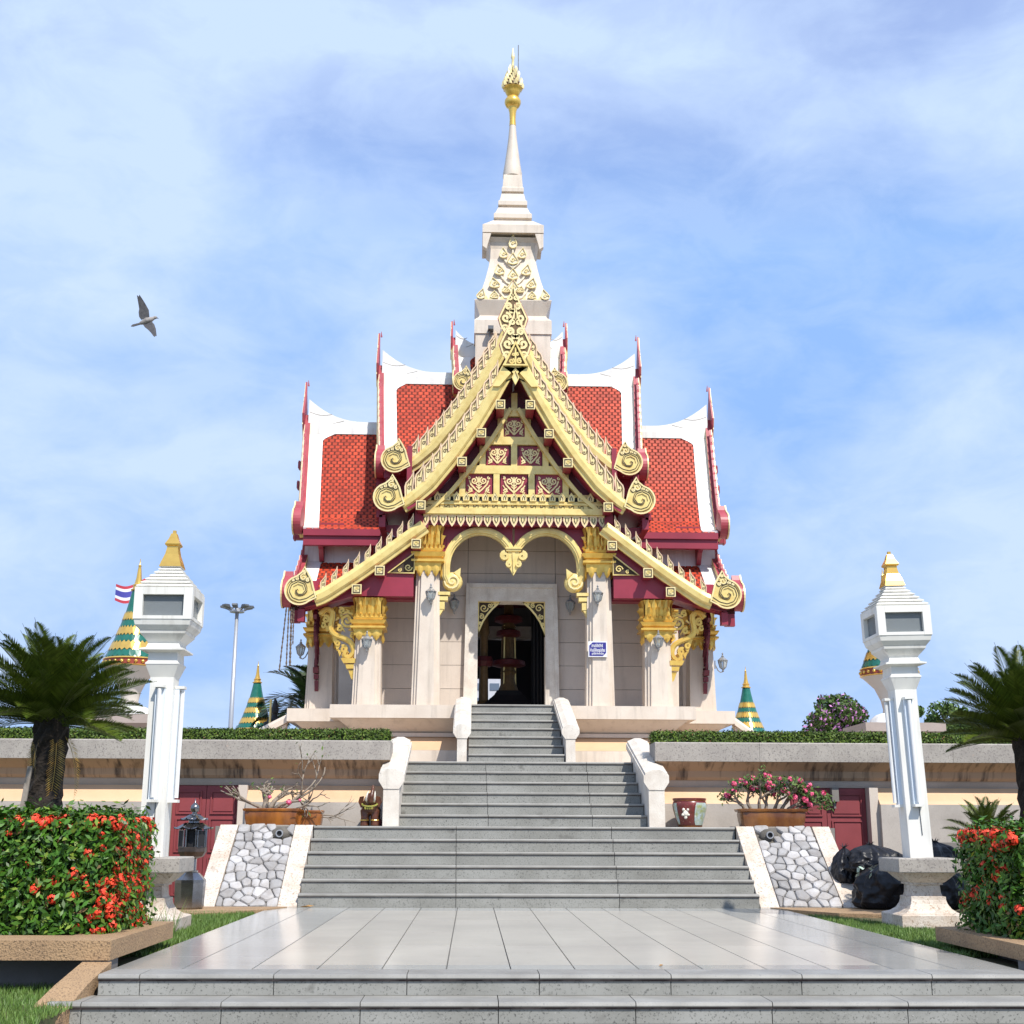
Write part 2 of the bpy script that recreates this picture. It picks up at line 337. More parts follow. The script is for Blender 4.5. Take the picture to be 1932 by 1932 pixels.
blades('grass', 30000, 3.14, 4.6, 10.5, 15.3, -.03, .045, .005, lambda x, y: x < 3.2+.35*(15.6-y)**.8)
blades('tall_grass', 160, -4.2, -3.45, 12.2, 12.7, -.03, .28, .006)

# platform: polished slabs with recessed joints
pl = ob('platform', MB().box(-3.2, 3.12, 9.06, 16.6, -.6, -.012).mesh('platform', 'joint'), kind='structure')
def slabs(parent, name, m, xs, ys, z0, z1, gap=.004, sub=None):
    for i in range(len(xs)-1):
        for j in range(len(ys)-1):
            box(name, xs[i]+gap, xs[i+1]-gap, ys[j]+gap, ys[j+1]-gap, z0, z1, m, parent)
fx = [-2.24+.447*i for i in range(11)]
slabs(pl, 'field_tile', 'polishwarm', fx, [9.62, 11.2, 12.78, 14.36, 15.94], -.03, 0, .0045)
slabs(pl, 'border_tile', 'polish', [-3.2, -2.72, -2.24], [9.33+.9*i for i in range(9)], -.03, 0, .0045)
slabs(pl, 'border_tile', 'polish', [fx[-1], fx[-1]+.45, 3.12], [9.33+.9*i for i in range(9)], -.03, 0, .0045)
slabs(pl, 'border_tile', 'polish', fx, [9.33, 9.62], -.03, 0, .0045)
slabs(pl, 'border_tile', 'polish', fx, [15.94, 16.53], -.03, 0, .0045)
# the two visible front steps
fs = ob('front_steps', MB().box(-3.2, 3.12, 9.04, 9.3, -.6, -.035).box(-3.42, 3.5, 8.72, 9.04, -.6, -.17).box(-3.6, 3.6, 8.38, 8.7, -.7, -.305).mesh('front_steps', 'joint'), kind='structure')
for (x0, x1, y0, y1, zt, zb, off) in ((-3.2, 3.12, 9.0, 9.33, 0, -.135, -.27), (-3.42, 3.5, 8.68, 9.036, -.135, -.27, -.55), (-3.6, 3.6, 8.36, 8.716, -.27, -.405, -.1)):
    xs = [x0]+[x for x in [off-4*.885+.885*i for i in range(10)] if x0+.12 < x < x1-.12]+[x1]
    for i in range(len(xs)-1):
        t = MB().ext([(y0, zt-.022), (y0+.006, zt-.006), (y0+.016, zt), (y1, zt), (y1, zt-.03), (y0+.004, zt-.03)], xs[i]+.003, xs[i+1]-.003, 0)
        t.obj('tread_slab', 'nosing', fs)
        box('riser_slab', xs[i]+.003, xs[i+1]-.003, y0+.025, y0+.05, zb+.002, zt-.036, 'grey', fs)
    box('nosing_joint', x0, x1, y0+.018, y0+.03, zt-.045, zt-.027, 'grime', fs)
def flight(name, x0, x1, y0, tread, z0, n, cuts, last):
    st = MB()
    for i in range(n): st.box(x0, x1, y0+i*tread+.04, y0+n*tread+.02+last, z0+i*R-.01 if i else z0-.3, z0+(i+1)*R-.03)
    o = ob(name, st.mesh(name, 'joint'), kind='structure')
    for i in range(n):
        y = y0+i*tread; zt = z0+(i+1)*R; d = tread+.02 if i < n-1 else last+.02
        c = [x0]+[x+.012*i*(1 if x > 0 else -.4) for x in cuts]+[x1]
        for j in range(len(c)-1):
            MB().ext([(y, zt-.012), (y+.004, zt-.003), (y+.014, zt), (y+d, zt), (y+d, zt-.03), (y+.003, zt-.03)], c[j]+.004, c[j+1]-.004, 0).obj('tread_slab', 'nosing', o)
            box('riser_slab', c[j]+.004, c[j+1]-.004, y+.022, y+.05, z0+i*R+.001, zt-.034, 'grey', o)
        box('nosing_joint', x0, x1, y+.016, y+.03, zt-.040, zt-.0265, 'grime', o)
    return o
flight('lower_stairs', -2.88, 2.88, 16.5, .276, 0, 6, [-.92, 1.12], .9)
flight('middle_stairs', -1.76, 1.76, 18.55, .31, ZL, 6, [-.50, .98], 1.0)
flight('upper_stairs', -.80, .76, 20.9, .33, ZT, 7, [], .9)
struct('landing', MB().box(-4.2, -2.885, 17.86, 18.8, -.5, ZL-.006).box(2.885, 4.25, 17.86, 18.8, -.5, ZL-.006).box(-2.6, -1.9, 18.7, 18.86, .2, ZL-.01).box(1.9, 2.6, 18.7, 18.86, .2, ZL-.01), 'concrete')
struct('terrace_floor', MB().box(-40, -1.8, 19.3, 60, -.5, ZT-.02).box(1.8, 40, 19.3, 60, -.5, ZT-.02).box(-1.79, 1.79, 21.0, 60, -.5, ZT-.02), 'greybase')
for sgn in (-1, 1):
    struct('pebble_path', MB().ext([(sgn*3.0, 16.48), (sgn*4.9, 16.48), (sgn*4.9, 15.0), (sgn*4.2, 15.05), (sgn*3.55, 15.35), (sgn*3.16, 16.0)][::sgn], -.4, .012, 2), 'pebble')

# ---------------------------------------------------------------- stair cheeks filled with rubble stones
def clip(poly, p, q):      # keep the side of the bisector nearer p
    mx_, my_ = (p[0]+q[0])/2, (p[1]+q[1])/2; nx, ny = q[0]-p[0], q[1]-p[1]; o = []
    for i in range(len(poly)):
        a, b = poly[i], poly[(i+1) % len(poly)]
        da = (a[0]-mx_)*nx+(a[1]-my_)*ny; db = (b[0]-mx_)*nx+(b[1]-my_)*ny
        if da <= 0: o.append(a)
        if da*db < 0: t = da/(da-db); o.append((a[0]+t*(b[0]-a[0]), a[1]+t*(b[1]-a[1])))
    return o
def voronoi(x0, x1, y0, y1, nx, ny, seed):
    r = random.Random(seed); pts = []
    for j in range(ny):
        for i in range(nx):
            pts.append((x0+(i+.5+.5*(j % 2-.5)+r.uniform(-.36, .36))*(x1-x0)/nx, y0+(j+.5+r.uniform(-.36, .36))*(y1-y0)/ny))
    cells = []
    for p in pts:
        c = [(x0, y0), (x1, y0), (x1, y1), (x0, y1)]
        for q in pts:
            if q is not p and abs(q[0]-p[0])+abs(q[1]-p[1]) < 1.0: c = clip(c, p, q)
        if len(c) > 2: cells.append(c)
    return cells
def cheek(sgn):
    t = thing('stair_cheek', 'sloping %s stair cheek of rubble stones framed by pale terrazzo copings' % ('left' if sgn < 0 else 'right'), 'stair wall', (sgn*3.5, 16.5, 0), 0, 'rubble filled cheeks of the lower stairs')
    y0, y1, H = 16.5, 17.87, ZL; L = sqrt((y1-y0)**2+H**2); ny, nz_ = -H/L, (y1-y0)/L
    def loc(o): o.location = (-sgn*3.5, -16.5, 0)
    a, b = (-4.13, -2.885) if sgn < 0 else (2.885, 4.17)
    for k, (xa, xb) in enumerate(((a, a+.235), (b-.235, b))):
        inner = (k == 1) == (sgn < 0)
        loc(MB().ext([(y0, -.1), (y0, .012), (y1-.02, ZL+.012), (18.3, ZL+.012), (18.3, -.1)], xa, xb, 0).obj('coping', 'cheek', t))
    loc(MB().ext([(y0+.05, -.1), (y0+.05, .0), (y1+.03, ZL-.03), (18.2, ZL-.03), (18.2, -.1)], a+.236, b-.236, 0).obj('mortar_bed', 'mortar', t))
    px, ps = (b-.42, L-.2) if sgn < 0 else (a+.42, L-.2)
    for c in voronoi(a+.24, b-.24, .0, L+.02, 6, 10, 3 if sgn < 0 else 8):
        cx = sum(p[0] for p in c)/len(c); cy = sum(p[1] for p in c)/len(c)
        if (cx-px)**2+(cy-ps)**2 < .017: continue
        pts = []
        for i in range(len(c)):     # chamfer corners, then shrink
            p, q, r_ = c[i-1], c[i], c[(i+1) % len(c)]
            for o in (p, r_): pts.append((q[0]+.15*(o[0]-q[0]), q[1]+.15*(o[1]-q[1])))
        mb = MB(); rings = ((.93, -.04), (.95, .004), (.84, .028), (.55, .038)); n = len(pts); h = random.uniform(.6, 1.15); vs = []
        tx, ty = random.uniform(-.06, .06), random.uniform(-.06, .06)
        for f, hh in rings:
            for p in pts:
                x = cx+(p[0]-cx)*f; s_ = cy+(p[1]-cy)*f; d = (hh*h if hh > 0 else hh)+(tx*(p[0]-cx)+ty*(p[1]-cy))*(hh > .01)
                vs.append((x, y0+.02+(y1-y0)*s_/L+ny*d, H*s_/L-.005+nz_*d))
        fsx = [(k*n+i, k*n+(i+1) % n, (k+1)*n+(i+1) % n, (k+1)*n+i) for k in range(3) for i in range(n)]+[tuple(3*n+i for i in range(n))]
        loc(mb.add(vs, fsx).obj('stone', 'rock', t))
    yy, zz = y0+(y1-y0)*ps/L, H*ps/L
    pb = MB(); k = 14
    vs = []
    for r_, d in ((.05, -.05), (.05, .06), (.036, .06), (.036, -.05)):
        for i in range(k): vs.append((px+r_*cos(2*pi*i/k), yy+ny*.02-d, zz+nz_*.02+r_*sin(2*pi*i/k)))
    pb.add(vs, [(j*k+i, j*k+(i+1) % k, (j+1)*k+(i+1) % k, (j+1)*k+i) for j in range(3) for i in range(k)])
    pb.add([(px+.036*cos(2*pi*i/k), yy+ny*.02-.03, zz+nz_*.02+.036*sin(2*pi*i/k)) for i in range(k)], [tuple(range(k))], 1)
    loc(pb.obj('drain_pipe', ['alu', 'black'], t))
    lump = MB(); lump.ell((px, yy+.03, zz-.0), (.13, .07, .10), 0, 10, 7)
    loc(lump.obj('mortar_patch', 'mortar', t, smooth=True))
cheek(-1); cheek(1)

# ---------------------------------------------------------------- terrace walls with store doors
def terrace(sgn):
    t = thing('terrace_wall', ('left' if sgn < 0 else 'right')+' terrace wall with stained cornice, ochre ledge and a maroon store door', 'wall', (sgn*6, 19, 0), 0, 'terrace walls beside the stairs')
    def S_(name, prof, m, xa, xb):
        o = MB().ext(prof, min(xa, xb), max(xa, xb), 0).obj(name, m, t, (-sgn*6, -19, 0)); return o
    xi, xo = sgn*1.92, sgn*14
    cuts = [xi, sgn*6.9, xo] if sgn < 0 else [xi, sgn*3.45, sgn*6.3, xo]
    for i in range(len(cuts)-1): S_('coping', [(18.72, 1.915), (18.72, 2.175), (18.735, 2.19), (19.32, 2.19), (19.32, 1.915)], 'coping', cuts[i]+.002*sgn, cuts[i+1]-.002*sgn)
    S_('cornice', [(18.76, 1.914), (19.3, 1.914), (19.3, 1.66), (19.04, 1.66), (19.0, 1.70), (18.97, 1.79)], 'cornice', xi, xo)
    S_('frieze', [(19.06, 1.659), (19.3, 1.659), (19.3, 1.56), (19.1, 1.56), (19.08, 1.6)], 'greybase', xi, xo)
    d0, d1 = (5.22, 3.98) if sgn < 0 else (3.78, 5.22)
    dn, df = min(abs(d0), abs(d1)), max(abs(d0), abs(d1))
    for a, b in ((1.92, dn), (df, 14)):
        S_('ledge', [(18.86, 1.318), (18.90, 1.37), (19.0, 1.46), (19.09, 1.5595), (19.3, 1.5595), (19.3, 1.318)], 'orange', sgn*a, sgn*b)
        S_('wall_base', [(18.84, -.1), (18.84, 1.317), (19.3, 1.317), (19.3, -.1)], 'greybase', sgn*a, sgn*b)
    for a in (dn, df-.13): S_('door_jamb', [(18.93, -.1), (18.93, 1.558), (19.3, 1.558), (19.3, -.1)], 'wallstone', sgn*(a+.001), sgn*(a+.13))
    a, b = dn+.135, df-.135; mid = (a+b)/2
    for xa, xb in ((a, mid-.004), (mid+.004, b)):
        d = MB().box(min(sgn*xa, sgn*xb), max(sgn*xa, sgn*xb), 19.12, 19.17, -.1, 1.556).obj('door_leaf', 'door', t, (-sgn*6, -19, 0))
        for z0, z1 in ((1.16, 1.47), (.62, 1.08), (.02, .54)):
            x0, x1 = sorted((sgn*(xa+.07), sgn*(xb-.07)))
            f = MB().rib([(x0, z0), (x1, z0), (x1, z1), (x0, z1)], .03, 19.10, 19.12, 0, True).box(x0+.03, x1-.03, 19.108, 19.12, z0+.03, z1-.03)
            f.obj('door_panel', 'door', d)
    if sgn > 0:
        MB().box(4.56, 4.66, 19.0, 19.13, 1.36, 1.555).box(4.595, 4.625, 19.05, 19.11, 1.26, 1.36).obj('door_bracket', 'concrete', t, (-6, -19, 0))
terrace(-1); terrace(1)
# low walls beyond the doors at ground level (right: shaded rough wall)
t = thing('garden_wall', 'low grey block wall behind the bin bags at far right', 'wall', (6.6, 16.9, 0)); box('wall_body', -1.5, 6, -.15, .15, -.1, .80, 'concrete', t)
for i in range(5): MB().ell((.55+.34*i, -.02, .84), (.17+.02*(i % 2), .13, .06), 0, 10, 6).obj('cap_stone', 'rock', t, smooth=True)

# ---------------------------------------------------------------- balustrades
def balustrade(x, y0, y1, z0, z1, stem0, stem1, w, ws, label, grp):
    """coping with a stepped, ridged section sloping up over a thin side wall"""
    t = thing('balustrade', label, 'balustrade', (x, y0, stem0), 0, grp)
    L_ = (0, 0, -stem0)
    h = .26*w/.35*1.05
    sec = [(-.30*w, -h), (-.5*w, -.62*h), (-.5*w, -.30*h), (-.44*w, -.27*h), (-.44*w, -.16*h), (-.36*w, -.13*h), (-.14*w, 0), (.14*w, 0), (.36*w, -.13*h), (.44*w, -.16*h), (.44*w, -.27*h), (.5*w, -.30*h), (.5*w, -.62*h), (.30*w, -h)]
    n = len(sec); vs = [(p[0], 0, z0+p[1]) for p in sec]+[(p[0], y1-y0, z1+p[1]) for p in sec]
    MB().add(vs, [tuple(range(n)), tuple(range(2*n-1, n-1, -1))]+[(i, (i+1) % n, n+(i+1) % n, n+i) for i in range(n)]).obj('coping', 'whitestone', t, L_)
    MB().ext([(.012, stem0-.02), (.012, z0-h-.002), (y1-y0-.02, z1-h-.002), (y1-y0-.02, stem1-.3), (.6*(y1-y0), stem0-.02)], -ws/2, ws/2, 0).obj('side_wall', 'whitestone', t, L_)
G_ = 'white stair balustrades'
balustrade(-1.87, 18.36, 20.4, 1.775, 2.36, ZL, ZT, .36, .225, 'white stone balustrade left of the wide middle stairs, beside the elephant', G_)
balustrade(1.88, 18.36, 20.4, 1.775, 2.36, ZL, ZT, .36, .225, 'white stone balustrade right of the wide middle stairs, beside the painted jar', G_)
balustrade(-.905, 20.85, 23.05, 2.60, 3.26, ZT, ZF, .29, .155, 'narrow white balustrade left of the steps to the shrine door', G_)
balustrade(.855, 20.85, 23.05, 2.60, 3.26, ZT, ZF, .29, .155, 'narrow white balustrade right of the steps to the shrine door', G_)

# ---------------------------------------------------------------- planters, kerbs
def planter(sgn):
    pm = ['pebble', 'pebblegrey']
    t = thing('planter_bench', ('left' if sgn < 0 else 'right')+' pebble-dash planter ledge under the red-flowered hedge', 'planter', (sgn*4.2, 9.6, -.17), 0, 'pebble dash planter ledges')
    z0, z1 = (.055, .185) if sgn < 0 else (.04, .15); ye = 11.35
    MB().ext([(sgn*3.22, 9.35), (sgn*9, 9.35), (sgn*9, 9.8), (sgn*3.62, 9.8), (sgn*3.62, ye), (sgn*3.22, ye-.1)][::sgn], z0, z1, 2).obj('ledge', 'pebble', t, (-sgn*4.2, -9.6, .17))
    MB().box(*sorted((sgn*3.46, sgn*9)), 9.72, 9.795, -.3, z0-.003).box(*sorted((sgn*3.46, sgn*3.6)), 9.8, ye-.25, -.3, z0-.003).obj('recess_wall', 'concrete', t, (-sgn*4.2, -9.6, .17))
    MB().box(*sorted((sgn*3.63, sgn*9)), 9.81, 11.9, -.1, z1-.03).obj('soil_bed', 'soil', t, (-sgn*4.2, -9.6, .17))
    MB().box(*sorted((sgn*3.235, sgn*3.42)), 9.37, 9.62, -.3, z0-.002).obj('corner_post', 'concrete', t, (-sgn*4.2, -9.6, .17))
planter(-1); planter(1)
for sgn in (-1, 1):
    k = thing('step_kerb', 'sloping brown pebble-dash kerb beside the %s end of the front steps' % ('left' if sgn < 0 else 'right'), 'kerb', (sgn*3.5, 9.2, -.3), 0, 'pebble dash step kerbs')
    o = MB()
    a = [(sgn*3.21, 9.36, .045), (sgn*3.41, 9.36, .045), (sgn*3.46, 8.95, -.06), (sgn*3.25, 8.95, -.06), (sgn*3.70, 7.6, -.56), (sgn*3.40, 7.6, -.56)]
    b = [(p[0]+(-.1*sgn if i in (0, 3, 5) else .03*sgn)*0, p[1], p[2]-.6) for i, p in enumerate(a)]
    o.add(a+b, [(0, 1, 2, 3), (3, 2, 4, 5), (0, 3, 9, 6), (3, 5, 11, 9), (1, 2, 8, 7), (2, 4, 10, 8), (0, 1, 7, 6), (4, 5, 11, 10), (6, 7, 8, 9), (9, 8, 10, 11)])
    o.obj('kerb_body', 'pebble', k, (-sgn*3.5, -9.2, .3))

# ================================================================== SHRINE (cross-shaped, front-local frame: x lateral, y=-u outward, z height above platform)
SH = thing('shrine', 'white Thai city pillar shrine with tiered red roofs, gilded gable and tall spire', 'shrine', (0, YC, ZT))
def sp(mb, name, mats, k=0, smooth=False, **kw): return mb.obj(name, mats, SH, (0, 0, -ZT), k*pi/2, smooth, **kw)
def shared(name, me, parent, loc=(0, 0, 0), rot=None, scale=None): return ob(name, me, parent, loc, rot, scale)
# base: two crossed blocks with overhanging bands
def basebands(x, y, xi, yi):
    def ring(z0, z1, d0, d1, m, nm):
        mb = MB(); a0, b0, a1, b1 = x+d0, y+d0, x+d1, y+d1
        mb.add([(-a0, -b0, z0), (a0, -b0, z0), (a0, b0, z0), (-a0, b0, z0), (-a1, -b1, z1), (a1, -b1, z1), (a1, b1, z1), (-a1, b1, z1)],
               [(0, 1, 2, 3), (7, 6, 5, 4), (0, 4, 5, 1), (1, 5, 6, 2), (2, 6, 7, 3), (3, 7, 4, 0)])
        sp(mb, nm, m)
    e = .002 if x < y else 0
    ring(ZF-.235+e, ZF+e, 0, 0, 'stone', 'base_band')
    ring(ZF-.47+e, ZF-.237+e, -.42, -.12, 'stone', 'base_cornice')
    ring(ZF-.54+e, ZF-.472+e, -.36, -.36, 'wallstone', 'base_moulding')
    ring(ZF-.80+e, ZF-.542+e, -.04, -.40, 'orange', 'base_ledge')
    ring(ZT-.1, ZF-.802+e, -.03, -.03, 'stone', 'base_foot')
basebands(3.3, 4.12, 0, 0); basebands(4.18, 3.3, 0, 0)
# columns
def shaft(hb, ht, z0, z1):
    c = .05
    def poly(h): return [(-h, -h+2*c), (-h+c, -h+2*c), (-h+c, -h+c), (-h+2*c, -h+c), (-h+2*c, -h), (h-2*c, -h), (h-2*c, -h+c), (h-c, -h+c), (h-c, -h+2*c), (h, -h+2*c), (h, h), (-h, h)]
    a, b = poly(hb), poly(ht); n = len(a)
    return MB().add([(*p, z0) for p in a]+[(*p, z1) for p in b], [tuple(range(n)), tuple(range(2*n-1, n-1, -1))]+[(i, (i+1) % n, n+(i+1) % n, n+i) for i in range(n)])
def lobes(mb, h, z0, z1, n, w, bulge, m, point=0):
    """rows of raised leaves on the four faces"""
    for f in range(4):
        ca, sa = cos(f*pi/2), sin(f*pi/2)
        for i in range(n):
            x = -h+(i+.5)*2*h/n; hw = w*h/n
            zs = [z0, z0+.25*(z1-z0), z0+.7*(z1-z0), z1]; ws = [.8, 1, .95, .55]; ds = [.0, .6, .75, 1.35]
            if point: ws = [.12, .75, 1, .9]; ds = [.5, 1, .8, .5]
            vs = []
            for z, ww, d in zip(zs, ws, ds):
                for q, dd in ((-ww, 0), (0, 1), (ww, 0)):
                    X, Y = x+q*hw, -h-bulge*(d*(.35+.65*dd))
                    vs.append((X*ca-Y*sa, X*sa+Y*ca, z))
            mb.add(vs, [(3*j+a, 3*j+a+1, 3*j+a+4, 3*j+a+3) for j in range(3) for a in (0, 1)]+[(9, 10, 11)], m)
    return mb
def capital(h, z0, z1):
    H = z1-z0; c = MB()
    c.lathe([(h+.012, z0), (h+.03, z0+.17*H), (h+.085, z0+.19*H), (h+.085, z0+.235*H), (h+.035, z0+.26*H), (h+.03, z0+.285*H), (h+.06, z0+.30*H), (h+.09, z0+.37*H), (h+.095, z0+.40*H), (h+.02, z0+.41*H), (h+.02, z0+.425*H), (h+.035, z0+.43*H), (h+.045, z0+.485*H), (h+.03, z0+.50*H), (h-.02, z0+.53*H), (h-.01, z0+.85*H), (h+.03, z0+H)], sq=True)
    lobes(c, h+.0, z0+.50*H, z0+1.0*H, 4, .92, .055, 0); lobes(c, h-.005, z0+.50*H, z0+.80*H, 3, .8, .085, 0)
    lobes(c, h+.02, z0+.46*H, z0+.57*H, 6, .95, .05, 0)
    lobes(c, h+.0, z0-.13*H, z0+.18*H, 3, .9, .05, 0, 1)
    return c
shaft_in = shaft(.262, .215, ZF, 5.66).mesh('shaft', 'stone'); shaft_out = shaft(.262, .232, ZF, 4.45).mesh('shaft', 'stone')
cap_in = capital(.222, 5.62, 6.48).mesh('capital', 'richgold', 2); cap_out = capital(.238, 4.40, 5.10).mesh('capital', 'richgold', 2)
for k in (0, 1, 3):
    for s in (-1, 1):
        for x, u, a, b in ((1.60, 3.7, shaft_in, cap_in), (2.68, 3.66, shaft_out, cap_out)):
            o = ob('column', a, SH, (Matrix.Rotation(k*pi/2, 3, 'Z') @ Vector((s*x, -u, -ZT))), k*pi/2)
            ob('capital', b, o, (0, 0, 0))
# walls of stone blocks with four doorways
def wall(k, blocks):
    core = MB(); u = 2.62
    for xa, xb, za, zb in ((-2.6, -1.66, ZF, 5.38), (1.66, 2.6, ZF, 5.38), (-1.66, -.86, ZF, 7.0), (.86, 1.66, ZF, 7.0), (-.86, .86, 5.5, 7.0)): core.box(xa, xb, -u+.03, -u+.3, za, zb)
    w = sp(core, 'wall', 'joint', k)
    rows = [ZF+.002+.453*i for i in range(10)]
    for j in range(9):
        for xa, xb in ((-2.63, -.862), (-.858, .858), (.862, 2.63)):
            if abs(xa) < .86 and j < 5: continue
            n = 2 if abs(xb-xa) < 1.78 and abs(xa+xb) > 1 else 1
            for i in range(n):
                a, b = xa+(xb-xa)*i/n, xa+(xb-xa)*(i+1)/n
                if j > 4 and abs(a+b) > 3.4: continue
                za = rows[j] if not (abs(xa) < .86 and j == 5) else 5.5
                box('stone_block', a+.003, b-.003, -u, -u+.04, za+.004, rows[j+1]-.004, 'wallstone', w)
    return w
for k in range(4): wall(k, k == 0)
# door surround (front) and plain ones
def frame(k, m='whitestone'):
    fr = MB()
    for s in (-1, 1):
        fr.ext([(s*.655, ZF+.09), (s*.90, ZF-.0), (s*.86, 5.56), (s*.655, 5.56)][::s], -2.72, -2.3, 1, 0)
    fr.box(-.654, .654, -2.72, -2.3, 5.27, 5.56).box(-.654, .654, -2.70, -2.3, ZF, ZF+.095)
    o = sp(fr, 'door_frame', m, k)
    tr = MB()
    for s in (-1, 1): tr.ext([(s*.845, ZF), (s*.925, ZF), (s*.885, 5.61), (s*.805, 5.61)][::s], -2.76, -2.722, 1, 0)
    tr.box(-.804, .804, -2.76, -2.722, 5.53, 5.61); tr.obj('door_moulding', m, o)
    return o
DF = frame(0)
for k in (1, 2, 3): frame(k)
ARC = [(.65, 4.58), (.62, 4.74), (.56, 4.88), (.47, 5.02), (.37, 5.14), (.27, 5.23), (.22, 5.268), (.65, 5.268)]
for s in (-1, 1):      # pierced gold spandrels of the door arch
    arc = [(s*a, b) for a, b in ARC]
    d = MB().ext(arc[::s], -2.60, -2.575, 1, 1)
    d.rib(arc, .035, -2.625, -2.6, 0, True)
    for cx, cz, r, a0 in ((.54, 5.15, .085, 0), (.585, 4.98, .055, 2), (.42, 5.20, .05, 1), (.61, 4.84, .035, 3), (.33, 5.23, .03, 1)): d.rib(spiral(s*cx, cz, r, 1.4, a0, s), .022, -2.62, -2.6, 0)
    d.obj('spandrel', ['gold', 'dark'], DF)
for k in (1, 2, 3):
    for s in (-1, 1):
        d = MB()
        arc = [(s*a, b) for a, b in ARC]
        d.rib(arc, .04, -2.60, -2.57, 0, True)
        for cx, cz, r, a0 in ((.54, 5.15, .085, 0), (.585, 4.98, .055, 2), (.42, 5.20, .05, 1), (.61, 4.84, .035, 3), (.33, 5.23, .03, 1)): d.rib(spiral(s*cx, cz, r, 1.3, a0, s), .035, -2.60, -2.57, 0)
        sp(d, 'lattice', 'maroondark', k)
sp(MB().box(-2.6, 2.6, -2.32, 2.32, 6.0, 6.3), 'ceiling', 'maroondark')
sp(MB().box(-.65, .02, -2.5, -2.46, ZF+.1, 5.26), 'added_dark_screen', 'black', 2)  # black screen added in the back doorway to darken the view through
sp(MB().box(-.02, .65, -2.5, -2.46, 4.35, 5.26), 'added_upper_screen', 'black', 2)  # second added screen, blocks daylight through the upper back opening

# ---- roof profiles: (lateral v, z)
PROF = [(0, 9.55), (.43, 8.76), (.77, 8.18), (1.17, 7.60), (1.59, 7.11), (1.94, 6.86), (2.5, 6.70)]
LEAN = [(1.60, 6.44), (2.02, 6.03), (2.48, 5.66), (2.94, 5.30), (3.44, 5.0), (3.93, 4.88)]
def resample(prof, step):
    P = [Vector(p) for p in prof]; o = [(P[0], (P[1]-P[0]).normalized())]; d = step; i = 0; acc = 0
    while i < len(P)-1:
        l = (P[i+1]-P[i]).length
        if acc+l >= d: o.append((P[i]+(P[i+1]-P[i])*((d-acc)/l), (P[i+1]-P[i]).normalized())); d += step
        else: acc += l; i += 1
    return o
tile_poly = [(-.0625, -.11), (.0625, -.11), (.0625, -.018), (.034, .030), (0, .080), (-.034, .030), (-.0625, -.018)]
tin = [(x*.70, -.02+(z+.02)*.74) for x, z in tile_poly]; tb = MB(); n_ = len(tile_poly)
tb.add([(*p, .0) for p in tile_poly]+[(*p, .018) for p in tile_poly]+[(*p, .025) for p in tin], [(i, (i+1) % n_, n_+(i+1) % n_, n_+i) for i in range(n_)]+[(n_+i, n_+(i+1) % n_, 2*n_+(i+1) % n_, 2*n_+i) for i in range(n_)]+[tuple(2*n_+i for i in range(n_))], [1]*(2*n_)+[0])
tile_me = tb.mesh('roof_tile', ['tile', 'tilegrime'])
tv = np.array([v.co[:] for v in tile_me.vertices]); tf = [tuple(p.vertices) for p in tile_me.polygons]; tmi = [p.material_index for p in tile_me.polygons]
TILES = []      # (matrix, deck object) candidates for single tiles
LEANU = .12     # gables lean outwards towards the ridge
